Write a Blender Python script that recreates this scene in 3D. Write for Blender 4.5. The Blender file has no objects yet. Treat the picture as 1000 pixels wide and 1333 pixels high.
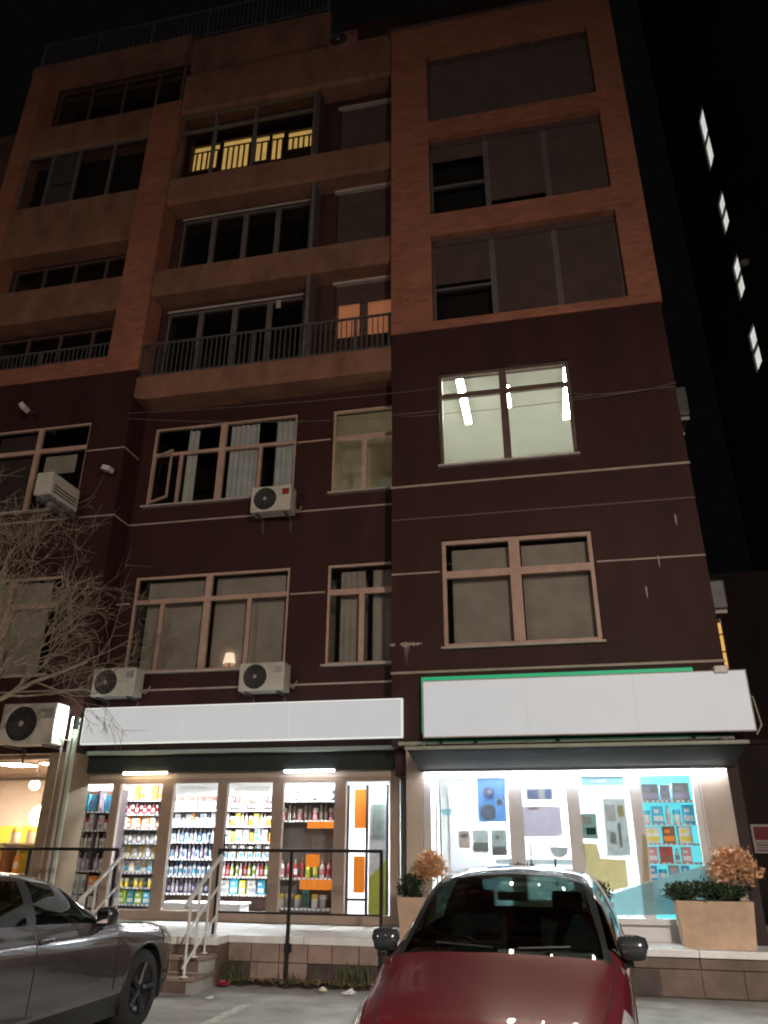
import bpy, bmesh, math, random
import numpy as np
from mathutils import Matrix, Vector
random.seed(11); rng = np.random.default_rng(5)
R = math.radians
SC = bpy.context.scene

# ------------------------------------------------------------------ camera
FPX, PITCH, YAW, ROLL = 985.0, R(23.85), R(12.05), R(0.33)
fwd = Vector((-math.sin(YAW)*math.cos(PITCH), math.cos(YAW)*math.cos(PITCH), math.sin(PITCH)))
rt0 = Vector((math.cos(YAW), math.sin(YAW), 0)); up0 = rt0.cross(fwd)
rt = rt0*math.cos(ROLL) + up0*math.sin(ROLL); up = up0*math.cos(ROLL) - rt0*math.sin(ROLL)
CAM = Vector((0, 0, 1.6))
cd = bpy.data.cameras.new('camera'); cam = bpy.data.objects.new('camera', cd); SC.collection.objects.link(cam)
m = Matrix((rt, up, -fwd)).transposed().to_4x4(); m.translation = CAM; cam.matrix_world = m
cd.sensor_fit = 'HORIZONTAL'; cd.sensor_width = 36; cd.lens = 36*FPX/1000; cd.clip_start = .05; cd.clip_end = 600
SC.camera = cam
def P(px, py, Y):
    "photo pixel -> point on the vertical plane y = Y"
    d = (px-500)*rt + (666.5-py)*up + FPX*fwd
    return CAM + d*(Y/d.y)

# ------------------------------------------------------------------ sky, moonlight, exposure
W = bpy.data.worlds.new('World'); SC.world = W; W.use_nodes = True
wn = W.node_tree; bg = wn.nodes['Background']
sky = wn.nodes.new('ShaderNodeTexSky'); sky.sky_type = 'NISHITA'; sky.sun_disc = False
sky.sun_elevation = R(-9.0); sky.sun_rotation = R(200)
mixw = wn.nodes.new('ShaderNodeMixRGB'); mixw.blend_type = 'ADD'; mixw.inputs[0].default_value = 1
mixw.inputs[2].default_value = (.040, .036, .038, 1)          # the town's faint sky glow
wn.links.new(sky.outputs[0], mixw.inputs[1]); wn.links.new(mixw.outputs[0], bg.inputs[0])
bg.inputs[1].default_value = .04
sl = bpy.data.lights.new('moon', 'SUN'); sl.energy = .012; sl.angle = R(.5); sl.color = (1, .95, .88)
so = bpy.data.objects.new('moon', sl); SC.collection.objects.link(so); so.rotation_euler = (R(50), 0, R(-20))
SC.view_settings.view_transform = 'Standard'; SC.view_settings.look = 'None'
SC.view_settings.exposure = .28; SC.view_settings.gamma = 1
SC.render.engine = 'CYCLES'; SC.cycles.use_denoising = True
SC.cycles.max_bounces = 8; SC.cycles.transparent_max_bounces = 24; SC.cycles.diffuse_bounces = 4
SC.cycles.glossy_bounces = 4; SC.cycles.caustics_reflective = False; SC.cycles.caustics_refractive = False
SC.cycles.sample_clamp_indirect = 4; SC.cycles.filter_width = 2.0

# ------------------------------------------------------------------ materials
MATS = {}
def new_mat(name):
    mt = bpy.data.materials.new(name); mt.use_nodes = True; MATS[name] = mt
    return mt, mt.node_tree.nodes, mt.node_tree.links, mt.node_tree.nodes['Principled BSDF']
def mat(name, col, rough=.6, metal=0., var=.25, scale=6., bump=.15, bscale=60., coat=0., stretch=(1, 1, 1), dirt=None, spec=.5):
    mt, n, l, b = new_mat(name)
    tc = n.new('ShaderNodeTexCoord'); mp = n.new('ShaderNodeMapping'); mp.inputs['Scale'].default_value = stretch
    l.new(tc.outputs['Object'], mp.inputs[0])
    nz = n.new('ShaderNodeTexNoise'); nz.inputs['Scale'].default_value = scale; nz.inputs['Detail'].default_value = 6
    nz.inputs['Roughness'].default_value = .62; l.new(mp.outputs[0], nz.inputs['Vector'])
    mx = n.new('ShaderNodeMixRGB'); d = dirt or tuple(c*(1-var) for c in col)
    mx.inputs[1].default_value = (*d, 1); mx.inputs[2].default_value = (*[min(1, c*(1+var*.6)) for c in col], 1)
    cr = n.new('ShaderNodeValToRGB'); cr.color_ramp.elements[0].position = .3; cr.color_ramp.elements[1].position = .68
    l.new(nz.outputs['Fac'], cr.inputs[0]); l.new(cr.outputs[0], mx.inputs[0]); l.new(mx.outputs[0], b.inputs['Base Color'])
    b.inputs['Roughness'].default_value = rough; b.inputs['Metallic'].default_value = metal
    b.inputs['Specular IOR Level'].default_value = spec
    if coat: b.inputs['Coat Weight'].default_value = coat; b.inputs['Coat Roughness'].default_value = .03
    if bump:
        n2 = n.new('ShaderNodeTexNoise'); n2.inputs['Scale'].default_value = bscale; n2.inputs['Detail'].default_value = 4
        bp = n.new('ShaderNodeBump'); bp.inputs['Strength'].default_value = bump; bp.inputs['Distance'].default_value = .01
        l.new(mp.outputs[0], n2.inputs['Vector']); l.new(n2.outputs['Fac'], bp.inputs['Height']); l.new(bp.outputs[0], b.inputs['Normal'])
    return mt
def emit(name, col, s, var=.0, scale=3., base=.8):
    mt, n, l, b = new_mat(name)
    b.inputs['Base Color'].default_value = (*[c*base for c in col], 1); b.inputs['Roughness'].default_value = .5
    if var:
        nz = n.new('ShaderNodeTexNoise'); nz.inputs['Scale'].default_value = scale
        tc = n.new('ShaderNodeTexCoord'); l.new(tc.outputs['Object'], nz.inputs['Vector'])
        mx = n.new('ShaderNodeMixRGB'); mx.inputs[1].default_value = (*[c*(1-var) for c in col], 1); mx.inputs[2].default_value = (*col, 1)
        l.new(nz.outputs['Fac'], mx.inputs[0]); l.new(mx.outputs[0], b.inputs['Emission Color'])
    else: b.inputs['Emission Color'].default_value = (*col, 1)
    b.inputs['Emission Strength'].default_value = s
    return mt
def glass(name, tint=(.95, .97, .96), rough=.01, boost=1., ior=1.5):
    mt, n, l, b = new_mat(name); n.remove(b); out = n['Material Output']
    tr = n.new('ShaderNodeBsdfTransparent'); tr.inputs[0].default_value = (*tint, 1)
    gl = n.new('ShaderNodeBsdfGlossy'); gl.inputs['Roughness'].default_value = rough
    lw = n.new('ShaderNodeLayerWeight'); lw.inputs[0].default_value = .5
    pw = n.new('ShaderNodeMath'); pw.operation = 'POWER'; pw.inputs[1].default_value = 5; l.new(lw.outputs['Facing'], pw.inputs[0])
    fr = n.new('ShaderNodeMath'); fr.operation = 'MULTIPLY_ADD'; fr.inputs[1].default_value = .96; fr.inputs[2].default_value = .04; l.new(pw.outputs[0], fr.inputs[0])
    # slightly wavy panes
    nz = n.new('ShaderNodeTexNoise'); nz.inputs['Scale'].default_value = 1.5; bp = n.new('ShaderNodeBump')
    bp.inputs['Strength'].default_value = .04; tc = n.new('ShaderNodeTexCoord')
    l.new(tc.outputs['Object'], nz.inputs['Vector']); l.new(nz.outputs['Fac'], bp.inputs['Height']); l.new(bp.outputs[0], gl.inputs['Normal'])
    mu = n.new('ShaderNodeMath'); mu.operation = 'MULTIPLY'; mu.inputs[1].default_value = boost; l.new(fr.outputs[0], mu.inputs[0])
    mx = n.new('ShaderNodeMixShader'); l.new(mu.outputs[0], mx.inputs[0]); l.new(tr.outputs[0], mx.inputs[1]); l.new(gl.outputs[0], mx.inputs[2])
    l.new(mx.outputs[0], out.inputs['Surface'])
    return mt
def paper(name, col, var=.3, scale=7., trans=.6, dirt=None):
    mt = mat(name, col, .6, var=var, scale=scale, bump=0, dirt=dirt); n = mt.node_tree.nodes; l = mt.node_tree.links; b = n['Principled BSDF']
    tl = n.new('ShaderNodeBsdfTranslucent'); mx = n.new('ShaderNodeMixShader'); mx.inputs[0].default_value = trans
    l.new(b.inputs['Base Color'].links[0].from_socket, tl.inputs[0]); l.new(b.outputs[0], mx.inputs[1]); l.new(tl.outputs[0], mx.inputs[2])
    l.new(mx.outputs[0], n['Material Output'].inputs['Surface'])
    return mt
def tiles(name, col, mortar, w, h, msize, rough=.6, var=.3, off=.5, bump=.4):
    "small tiles: brick texture on the x+y / z plane, with grain"
    mt, n, l, b = new_mat(name)
    tc = n.new('ShaderNodeTexCoord'); sx = n.new('ShaderNodeSeparateXYZ'); l.new(tc.outputs['Object'], sx.inputs[0])
    ad = n.new('ShaderNodeMath'); l.new(sx.outputs[0], ad.inputs[0]); l.new(sx.outputs[1], ad.inputs[1])
    cb = n.new('ShaderNodeCombineXYZ'); l.new(ad.outputs[0], cb.inputs[0]); l.new(sx.outputs[2], cb.inputs[1])
    bt = n.new('ShaderNodeTexBrick'); bt.offset = off; bt.inputs['Scale'].default_value = 1
    bt.inputs['Brick Width'].default_value = w; bt.inputs['Row Height'].default_value = h; bt.inputs['Mortar Size'].default_value = msize
    bt.inputs['Color1'].default_value = (*col, 1); bt.inputs['Color2'].default_value = (*[c*(1-var) for c in col], 1); bt.inputs['Mortar'].default_value = (*mortar, 1)
    l.new(cb.outputs[0], bt.inputs['Vector'])
    nz = n.new('ShaderNodeTexNoise'); nz.inputs['Scale'].default_value = 1.3; nz.inputs['Detail'].default_value = 7; l.new(tc.outputs['Object'], nz.inputs['Vector'])
    cr = n.new('ShaderNodeValToRGB'); cr.color_ramp.elements[0].color = (.78, .76, .75, 1); cr.color_ramp.elements[1].color = (1.04, 1.04, 1.04, 1)
    cr.color_ramp.elements[0].position = .25; cr.color_ramp.elements[1].position = .7; l.new(nz.outputs['Fac'], cr.inputs[0])
    mx = n.new('ShaderNodeMixRGB'); mx.blend_type = 'MULTIPLY'; mx.inputs[0].default_value = 1
    l.new(bt.outputs['Color'], mx.inputs[1]); l.new(cr.outputs[0], mx.inputs[2]); l.new(mx.outputs[0], b.inputs['Base Color'])
    iv = n.new('ShaderNodeMath'); iv.operation = 'SUBTRACT'; iv.inputs[0].default_value = 1; l.new(bt.outputs['Fac'], iv.inputs[1])
    bp = n.new('ShaderNodeBump'); bp.inputs['Strength'].default_value = bump; bp.inputs['Distance'].default_value = .006
    l.new(iv.outputs[0], bp.inputs['Height']); l.new(bp.outputs[0], b.inputs['Normal']); b.inputs['Roughness'].default_value = rough
    return mt

tiles('terracotta', (.50, .205, .132), (.37, .155, .10), .24, .075, .008, rough=.7)
mat('parapet_render', (.30, .150, .102), .8, var=.35, scale=2.2, stretch=(1, 1, .5))
mat('maroon', (.050, .0182, .0176), .62, var=.30, scale=1.1, bump=.10, bscale=25, stretch=(1.5, 1.5, .55), spec=.3)
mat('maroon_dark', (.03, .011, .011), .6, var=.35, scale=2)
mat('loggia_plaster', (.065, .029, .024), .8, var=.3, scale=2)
mat('trim_light', (.50, .41, .37), .5, var=.25, scale=4)
mat('frame_cream', (.62, .43, .36), .45, var=.2, scale=5)
mat('frame_pale', (.55, .50, .47), .45, var=.2, scale=5)
mat('frame_dark', (.14, .09, .08), .5, var=.2, scale=5)
mat('frame_grey', (.17, .15, .15), .5, var=.2, scale=5)
mat('shutter', (.105, .072, .068), .6, var=.25, scale=2.5)
mat('blind', (.68, .595, .56), .85, var=.18, scale=2.5)
mat('curtain', (.86, .87, .90), .9, var=.15, scale=4)
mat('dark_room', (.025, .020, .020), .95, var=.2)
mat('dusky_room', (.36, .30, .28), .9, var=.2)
mat('white_wall', (.82, .82, .80), .7, var=.05, scale=2, bump=.05)
mat('cream_wall', (.62, .54, .47), .75, var=.12, scale=2.5)
mat('olive_wall', (.26, .20, .13), .8, var=.25, scale=3)
mat('shop_frame', (.38, .29, .235), .4, var=.12, scale=5, bump=.05)
mat('white_frame', (.72, .72, .74), .4, var=.06, bump=.03)
mat('black_metal', (.018, .018, .02), .45, metal=.3, var=.3)
mat('steel', (.74, .74, .72), .35, metal=.15, var=.12)
mat('grey_metal', (.17, .17, .18), .5, metal=.4, var=.3)
mat('awning_dark', (.010, .016, .014), .8, var=.3)
mat('awning_bar', (.50, .54, .47), .5, var=.15)
mat('ac_white', (.66, .65, .60), .5, var=.18, scale=5)
mat('ac_dark', (.03, .03, .03), .6)
mat('asphalt', (.085, .085, .083), .85, var=.45, scale=1.2, bump=.6, bscale=120)
mat('concrete', (.36, .355, .325), .85, var=.4, scale=1.6, bump=.35, bscale=70)
mat('line_paint', (.55, .54, .46), .7, var=.5, scale=9)
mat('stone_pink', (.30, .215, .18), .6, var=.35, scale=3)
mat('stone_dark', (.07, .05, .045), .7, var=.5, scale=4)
mat('stone_brown', (.155, .105, .083), .65, var=.4, scale=3)
mat('slab_white', (.78, .79, .78), .45, var=.18, scale=3)
mat('floor_tile', (.55, .54, .52), .35, var=.12, scale=2)
mat('rack_brown', (.12, .055, .04), .5, var=.2)
mat('rack_dark', (.05, .045, .05), .5, var=.2)
mat('shelf_grey', (.30, .30, .31), .4, var=.1)
mat('shelf_white', (.8, .82, .83), .4, var=.05)
mat('soil', (.05, .038, .028), .95, var=.5, scale=9, bump=.7)
mat('planter', (.58, .41, .29), .75, var=.2, scale=4)
mat('leaf_green', (.028, .055, .022), .6, var=.5, scale=9)
mat('leaf_dry', (.74, .43, .24), .75, var=.35, scale=11)
mat('bark', (.42, .37, .29), .85, var=.45, scale=12, bump=.6, bscale=80)
mat('weed', (.075, .085, .035), .8, var=.5, scale=6)
mat('dead_leaf', (.22, .16, .09), .9, var=.5, scale=14)
mat('red_paint', (.088, .0075, .014), .3, metal=.15, var=.05, coat=1, bump=0)
mat('grey_paint', (.095, .082, .086), .2, metal=.7, var=.08, coat=1, bump=0)
mat('teal_paint', (.03, .06, .06), .3, metal=.5, var=.08, coat=1, bump=0)
mat('gloss_black', (.02, .022, .024), .22, var=.1, bump=0, coat=1)
mat('car_black', (.012, .012, .013), .4, var=.2, bump=0)
mat('tyre', (.007, .007, .007), .85, var=.3, bump=.4)
mat('rim', (.35, .35, .36), .3, metal=.9, var=.1, bump=0)
mat('car_cloth', (.03, .03, .032), .9, var=.3)
mat('lamp_glass_red', (.4, .02, .02), .15, bump=0)
mat('chrome', (.75, .75, .76), .12, metal=1, var=.03, bump=0)
mat('headlamp', (.62, .64, .66), .1, metal=.6, var=.1, bump=0, coat=1)
mat('cable', (.20, .17, .16), .6)
mat('plate_white', (.7, .7, .7), .5, var=.08)
mat('sign_red', (.30, .025, .04), .5, var=.1)
mat('green_board', (.01, .22, .11), .4, var=.15)
mat('neighbour', (.16, .09, .07), .85, var=.35, scale=.8)
mat('tower', (.045, .034, .032), .85, var=.35, scale=.6)
mat('alley_brick', (.045, .034, .03), .85, var=.4, scale=2)
mat('pink_panel', (.30, .15, .13), .8, var=.25, scale=2)
glass('window_glass', (.86, .88, .87), boost=1.)
glass('shop_glass', (.97, .98, .98), boost=.8)
glass('car_glass', (.20, .28, .26), boost=1.5)
emit('sign_panel', (1.0, 1.0, 1.0), .425, var=.07, base=.12)
emit('sign_panel_right', (1.0, 1.0, 1.0), .425, var=.07, base=.12)
emit('sign_case_glow', (.93, 1.0, .95), .48)
emit('fixture_glow', (.80, 1.0, .86), 150.)
emit('green_glow', (.02, .42, .20), .55, var=.2)
emit('led_cool', (.86, .96, 1.0), 115.)
emit('led_neutral', (.95, .98, 1.0), 190.)
emit('led_warm', (1.0, .76, .56), 170.)
emit('tube', (1.0, 1.0, .80), 125.)
emit('strip_white', (.95, .97, 1.0), 22.)
emit('strip_bright', (.97, .97, 1.0), 26.)
emit('strip_orange', (1.0, .78, .50), 20.)
emit('dim_panel', (1.0, .95, .60), 9.)
emit('yellow_lit', (1.0, .60, .18), .62, var=.45, scale=5)
emit('orange_lit', (1.0, .36, .17), .28, var=.35, scale=3)
emit('tower_lit', (.90, .92, .86), .75, var=.5, scale=3)
emit('alley_lit', (1.0, .58, .16), .75, var=.4, scale=4)
emit('lamp_lens', (1.0, .80, .58), 60.)
emit('bulb', (1.0, .72, .5), 6.)
emit('faint_bulb', (1.0, .70, .5), 1.6, var=.5, scale=9)
for nm, c in dict(p_white=(.82, .83, .84), p_cream=(.74, .68, .56), p_blue=(.10, .32, .66), p_cyan=(.08, .48, .72), p_orange=(.85, .26, .03), p_red=(.50, .04, .05),
                  p_pink=(.72, .30, .34), p_yellow=(.80, .62, .10), p_green=(.32, .52, .06), p_lilac=(.50, .44, .66), p_black=(.03, .035, .04), p_grey=(.36, .38, .40), p_brown=(.22, .10, .06), p_teal=(.02, .12, .10)).items():
    mat(nm, c, .35, var=.15, scale=14, bump=0)
emit('orange_light_panel', (1.0, .27, .008), .42, base=.25)
emit('cyan_glow', (.16, .78, .84), .9, var=.3, scale=4)
paper('film_yellow', (.78, .72, .50), .1); paper('film_blue', (.52, .76, .80), .08)
paper('poster_blue', (.36, .56, .82), .3, 5); paper('poster_grey', (.60, .66, .66), .3); paper('print_blue', (.42, .50, .74), .2, 5); paper('print_white', (.85, .86, .87), .1)
paper('poster_taupe', (.66, .58, .55), .3); paper('poster_dark', (.16, .25, .22), .6, 9, dirt=(.40, .45, .44)); paper('print_green', (.02, .16, .12), .3); paper('print_grey', (.55, .58, .59), .2)
paper('poster_pale', (.74, .78, .78), .25, 9); paper('poster_lilac', (.80, .76, .84), .08); mat('olive_panel', (.22, .25, .03), .5, var=.1)
mat('skin_lamp', (.8, .6, .5), .5)

# ------------------------------------------------------------------ mesh helpers
ORG = {}
class MB:
    def __init__(s): s.v, s.f, s.m, s.sm = [], [], [], []
    def add(s, vs, fs, mi=0, smooth=False):
        o = len(s.v); s.v += [tuple(v) for v in vs]
        for f in fs: s.f.append([i+o for i in f]); s.m.append(mi); s.sm.append(smooth)
        return s
    def box(s, x0, x1, y0, y1, z0, z1, mi=0):
        x0, x1 = sorted((x0, x1)); y0, y1 = sorted((y0, y1)); z0, z1 = sorted((z0, z1))
        vs = [(x, y, z) for z in (z0, z1) for y in (y0, y1) for x in (x0, x1)]
        return s.add(vs, [(0, 2, 3, 1), (4, 5, 7, 6), (0, 1, 5, 4), (2, 6, 7, 3), (0, 4, 6, 2), (1, 3, 7, 5)], mi)
    def bev(s, x0, x1, y0, y1, z0, z1, b, mi=0):
        "box with chamfered edges"
        x0, x1 = sorted((x0, x1)); y0, y1 = sorted((y0, y1)); z0, z1 = sorted((z0, z1))
        bm = bmesh.new(); bmesh.ops.create_cube(bm, size=1)
        for v in bm.verts: v.co = ((x0+x1)/2+v.co.x*(x1-x0), (y0+y1)/2+v.co.y*(y1-y0), (z0+z1)/2+v.co.z*(z1-z0))
        bmesh.ops.bevel(bm, geom=bm.edges[:], offset=b, segments=2, affect='EDGES', profile=.6)
        bm.verts.index_update(); vs = [v.co[:] for v in bm.verts]; fs = [[v.index for v in f.verts] for f in bm.faces]; bm.free()
        return s.add(vs, fs, mi)
    def quad(s, a, b, c, d, mi=0): return s.add([a, b, c, d], [(0, 1, 2, 3)], mi)
    def prism(s, poly, axis, a, b, mi=0):
        "extrude a 2D polygon; axis x: poly=(y,z); axis y: poly=(x,z); axis z: poly=(x,y)"
        n = len(poly)
        def pt(p, t): return {'x': (t, p[0], p[1]), 'y': (p[0], t, p[1]), 'z': (p[0], p[1], t)}[axis]
        vs = [pt(p, a) for p in poly] + [pt(p, b) for p in poly]
        fs = [list(range(n))[::-1], list(range(n, 2*n))] + [(i, (i+1) % n, n+(i+1) % n, n+i) for i in range(n)]
        return s.add(vs, fs, mi)
    def tube(s, pts, r, n=8, mi=0, caps=True, smooth=True):
        pts = [Vector(p) for p in pts]; rs = r if isinstance(r, (list, tuple)) else [r]*len(pts)
        vs, fs = [], []; prev = None
        for i, p in enumerate(pts):
            t = (pts[min(i+1, len(pts)-1)] - pts[max(i-1, 0)]).normalized()
            if prev is None: a = t.orthogonal().normalized()
            else:
                a = prev - t*prev.dot(t); a = a.normalized() if a.length > 1e-6 else t.orthogonal().normalized()
            prev = a; b = t.cross(a)
            for k in range(n):
                th = 2*math.pi*k/n; vs.append(p + (a*math.cos(th) + b*math.sin(th))*rs[i])
        for i in range(len(pts)-1):
            for k in range(n): fs.append((i*n+k, i*n+(k+1) % n, (i+1)*n+(k+1) % n, (i+1)*n+k))
        s.add(vs, fs, mi, smooth)
        if caps: s.add([vs[k] for k in range(n)], [tuple(range(n))[::-1]], mi); s.add(vs[-n:], [tuple(range(n))], mi)
        return s
    def lathe(s, prof, n=12, c=(0, 0, 0), mi=0, axis='z'):
        vs = []
        for r, h in prof:
            for k in range(n):
                a = 2*math.pi*k/n; x, y = r*math.cos(a), r*math.sin(a)
                vs.append({'z': (c[0]+x, c[1]+y, c[2]+h), 'y': (c[0]+x, c[1]+h, c[2]+y), 'x': (c[0]+h, c[1]+x, c[2]+y)}[axis])
        fs = [(i*n+k, i*n+(k+1) % n, (i+1)*n+(k+1) % n, (i+1)*n+k) for i in range(len(prof)-1) for k in range(n)]
        return s.add(vs, fs, mi, True)
    def mesh(s, name, mats, org=(0, 0, 0)):
        me = bpy.data.meshes.new(name); o = Vector(org)
        me.from_pydata([tuple(Vector(v)-o) for v in s.v], [], s.f)
        for mn in (mats if isinstance(mats, (list, tuple)) else [mats]): me.materials.append(MATS[mn])
        me.polygons.foreach_set('material_index', s.m); me.polygons.foreach_set('use_smooth', s.sm)
        bm = bmesh.new(); bm.from_mesh(me); bmesh.ops.recalc_face_normals(bm, faces=bm.faces[:]); bm.to_mesh(me); bm.free()
        return me
    def build(s, name, mats, parent=None, org=None, **kw):
        if org is None: org = ORG.get(parent.name, (0, 0, 0)) if parent else (0, 0, 0)
        o = bpy.data.objects.new(name, s.mesh(name, mats, org)); SC.collection.objects.link(o)
        if parent: o.parent = parent
        else: o.location = org
        ORG[o.name] = tuple(org)
        for k, v in kw.items(): o[k] = v
        return o
def tag(o, label=None, cat=None, group=None, kind=None):
    for k, v in (('label', label), ('category', cat), ('group', group), ('kind', kind)):
        if v: o[k] = v
    return o
def thing(name, label, cat, loc=(0, 0, 0), group=None):
    o = bpy.data.objects.new(name, None); SC.collection.objects.link(o); o.location = loc; o.empty_display_size = .2
    ORG[o.name] = tuple(loc); return tag(o, label, cat, group)
def clone(o, parent=None):
    c = o.copy(); SC.collection.objects.link(c)
    if parent: c.parent = parent
    for ch in list(o.children): clone(ch, c)
    return c
def box(name, m, parent, *a, **kw): return MB().box(*a).build(name, m, parent, **kw)

def holed_wall(name, m, parent, x0, x1, z0, z1, y0, y1, holes, extra_x=(), extra_z=()):
    xs = sorted({x0, x1, *[h[0] for h in holes], *[h[1] for h in holes]}); zs = sorted({z0, z1, *[h[2] for h in holes], *[h[3] for h in holes]})
    xs = [x for x in xs if x0 <= x <= x1]; zs = [z for z in zs if z0 <= z <= z1]
    nx, nz = len(xs)-1, len(zs)-1
    def solid(i, j):
        if i < 0 or j < 0 or i >= nx or j >= nz: return False
        cx, cz = (xs[i]+xs[i+1])/2, (zs[j]+zs[j+1])/2
        return not any(h[0] < cx < h[1] and h[2] < cz < h[3] for h in holes)
    b = MB()
    for i in range(nx):
        for j in range(nz):
            if not solid(i, j): continue
            a, c, d, e = xs[i], xs[i+1], zs[j], zs[j+1]
            b.quad((a, y0, d), (c, y0, d), (c, y0, e), (a, y0, e)); b.quad((a, y1, d), (a, y1, e), (c, y1, e), (c, y1, d))
            if not solid(i-1, j): b.quad((a, y0, d), (a, y0, e), (a, y1, e), (a, y1, d))
            if not solid(i+1, j): b.quad((c, y0, d), (c, y1, d), (c, y1, e), (c, y0, e))
            if not solid(i, j-1): b.quad((a, y0, d), (a, y1, d), (c, y1, d), (c, y0, d))
            if not solid(i, j+1): b.quad((a, y0, e), (c, y0, e), (c, y1, e), (a, y1, e))
    return b.build(name, m, parent)
def room(name, m, parent, x0, x1, y0, y1, z0, z1):
    b = MB()
    b.quad((x0, y1, z0), (x1, y1, z0), (x1, y1, z1), (x0, y1, z1)); b.quad((x0, y0, z0), (x0, y1, z0), (x0, y1, z1), (x0, y0, z1))
    b.quad((x1, y0, z0), (x1, y0, z1), (x1, y1, z1), (x1, y1, z0)); b.quad((x0, y0, z0), (x1, y0, z0), (x1, y1, z0), (x0, y1, z0))
    b.quad((x0, y0, z1), (x0, y1, z1), (x1, y1, z1), (x1, y0, z1))
    return b.build(name, m, parent)
def window(parent, x0, x1, z0, z1, y, cols, transoms=None, fm='frame_cream', bar=.06, outer=.05, pane='window_glass', sill=True, mull=None, sub=None):
    """frame with mullions; cols = list of relative column edges, transoms = z of the horizontal bar; sub = lower thin mullions.
    y is the outer face of the frame"""
    g = .006; d = .07; b = MB()
    b.box(x0+g, x0+outer, y, y+d, z0+g, z1-g); b.box(x1-outer, x1-g, y, y+d, z0+g, z1-g)
    b.box(x0+outer, x1-outer, y, y+d, z0+g, z0+outer); b.box(x0+outer, x1-outer, y, y+d, z1-outer, z1-g)
    xs = [x0] + [x0+(x1-x0)*c for c in cols] + [x1]
    mw = mull or bar
    for x in xs[1:-1]: b.box(x-mw/2, x+mw/2, y-.004, y+d-.004, z0+outer, z1-outer)
    zt = transoms; cells = []
    for i in range(len(xs)-1):
        a = xs[i]+(outer if i == 0 else mw/2); c = xs[i+1]-(outer if i == len(xs)-2 else mw/2)
        if zt:
            b.box(a, c, y-.002, y+d-.002, zt-bar/2, zt+bar/2); cells.append((a, c, zt+bar/2, z1-outer))
            lo = [(a, c)]
            if sub and sub[i]:
                xm = a+(c-a)*sub[i]; b.box(xm-bar*.45, xm+bar*.45, y-.003, y+d-.003, z0+outer, zt-bar/2); lo = [(a, xm-bar*.45), (xm+bar*.45, c)]
            cells += [(p, q, z0+outer, zt-bar/2) for p, q in lo]
        else: cells.append((a, c, z0+outer, z1-outer))
    w = b.build('window', fm, parent)
    if pane:
        for a, c, p, q in cells: MB().box(a-.004, c+.004, y+.028, y+.036, p-.004, q+.004).build('pane', pane, w)
    if sill: MB().box(x0-.03, x1+.03, y-.14, y+.0, z0-.035, z0-.002).build('sill', 'frame_pale' if fm != 'frame_grey' else 'frame_grey', w)
    return w
def slats(parent, x0, x1, z0, z1, y, pitch=.042, m='shutter', name='shutter'):
    b = MB(); z = z1
    while z - pitch > z0:
        b.prism([(y, z-pitch+.003), (y-.009, z-pitch*.75), (y-.009, z-pitch*.3), (y, z-.002), (y+.006, z-.002), (y+.006, z-pitch+.003)], 'x', x0, x1); z -= pitch
    b.box(x0, x1, y-.012, y+.01, z-.03, z)
    return b.build(name, m, parent, kind='stuff')
def curtain(parent, x0, x1, z0, z1, y, m='curtain', amp=.025, wl=.11, name='curtain'):
    n = max(6, int((x1-x0)/.022)); vs, fs = [], []
    for i in range(n+1):
        x = x0+(x1-x0)*i/n; yy = y+amp*math.sin(2*math.pi*x/wl)+.4*amp*math.sin(2*math.pi*x/wl*.37+1)
        vs += [(x, yy, z0), (x, yy*1+.0, z1)]
    for i in range(n): fs.append((2*i, 2*i+2, 2*i+3, 2*i+1))
    return MB().add(vs, fs, 0, True).build(name, m, parent)

# ================================================================== SETTING: ground
gd = MB(); gd.quad((-140, -80, 0), (140, -80, 0), (140, 160, 0), (-140, 160, 0)); tag(gd.build('ground', 'asphalt'), kind='structure')
ap = MB(); ap.quad((-14, 7.2, .004), (6, 7.2, .004), (6, 10.80, .004), (-14, 10.80, .004)); tag(ap.build('pavement', 'concrete'), kind='structure')
for x in (-6.6, -3.55, -.95+2.55):
    tag(MB().quad((x, 3.6, .008), (x+.11, 3.6, .008), (x+.11, 9.3, .008), (x, 9.3, .008)).build('parking_line', 'line_paint'), kind='structure')

# ================================================================== SETTING: raised platform in front of the shops
PZ = .54
pf = MB().box(-12.2, -5.98, 10.62, 12.4, 0, PZ-.09).box(-5.98, -4.3, 10.27, 12.4, 0, PZ-.09).box(-4.3, -2.25, 10.62, 12.4, 0, PZ-.09).build('platform', 'stone_brown')
tag(pf, kind='structure')
def slab(x0, x1, y0, y1, z0, z1, parent, m='slab_white'): return MB().bev(x0, x1, y0, y1, z0, z1, .012).build('floor_slab', m, parent)
for x0, x1, y in ((-12.2, -9.6, 10.58), (-9.595, -7.6, 10.58), (-7.595, -5.98, 10.58), (-5.975, -5.15, 10.22), (-5.145, -4.3, 10.22), (-4.295, -3.28, 10.58), (-3.275, -2.25, 10.58)):
    slab(x0, x1, y, 12.16, PZ-.09, PZ, pf)
# stone panels on the platform front, two rows
xs = [-4.29, -3.98, -3.60, -3.22, -2.90, -2.55, -2.25]
for i in range(6):
    for j, (a, b) in enumerate(((.245, .445), (.015, .235))):
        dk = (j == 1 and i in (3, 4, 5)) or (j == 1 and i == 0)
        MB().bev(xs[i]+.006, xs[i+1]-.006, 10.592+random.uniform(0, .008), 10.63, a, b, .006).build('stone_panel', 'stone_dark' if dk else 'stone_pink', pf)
for i in range(8):
    x0 = -12.2+i*.775
    for a, b in ((.245, .445), (.015, .235)): MB().bev(x0+.006, x0+.769, 10.592+random.uniform(0, .008), 10.63, a, b, .006).build('stone_panel', 'stone_pink', pf)
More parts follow.
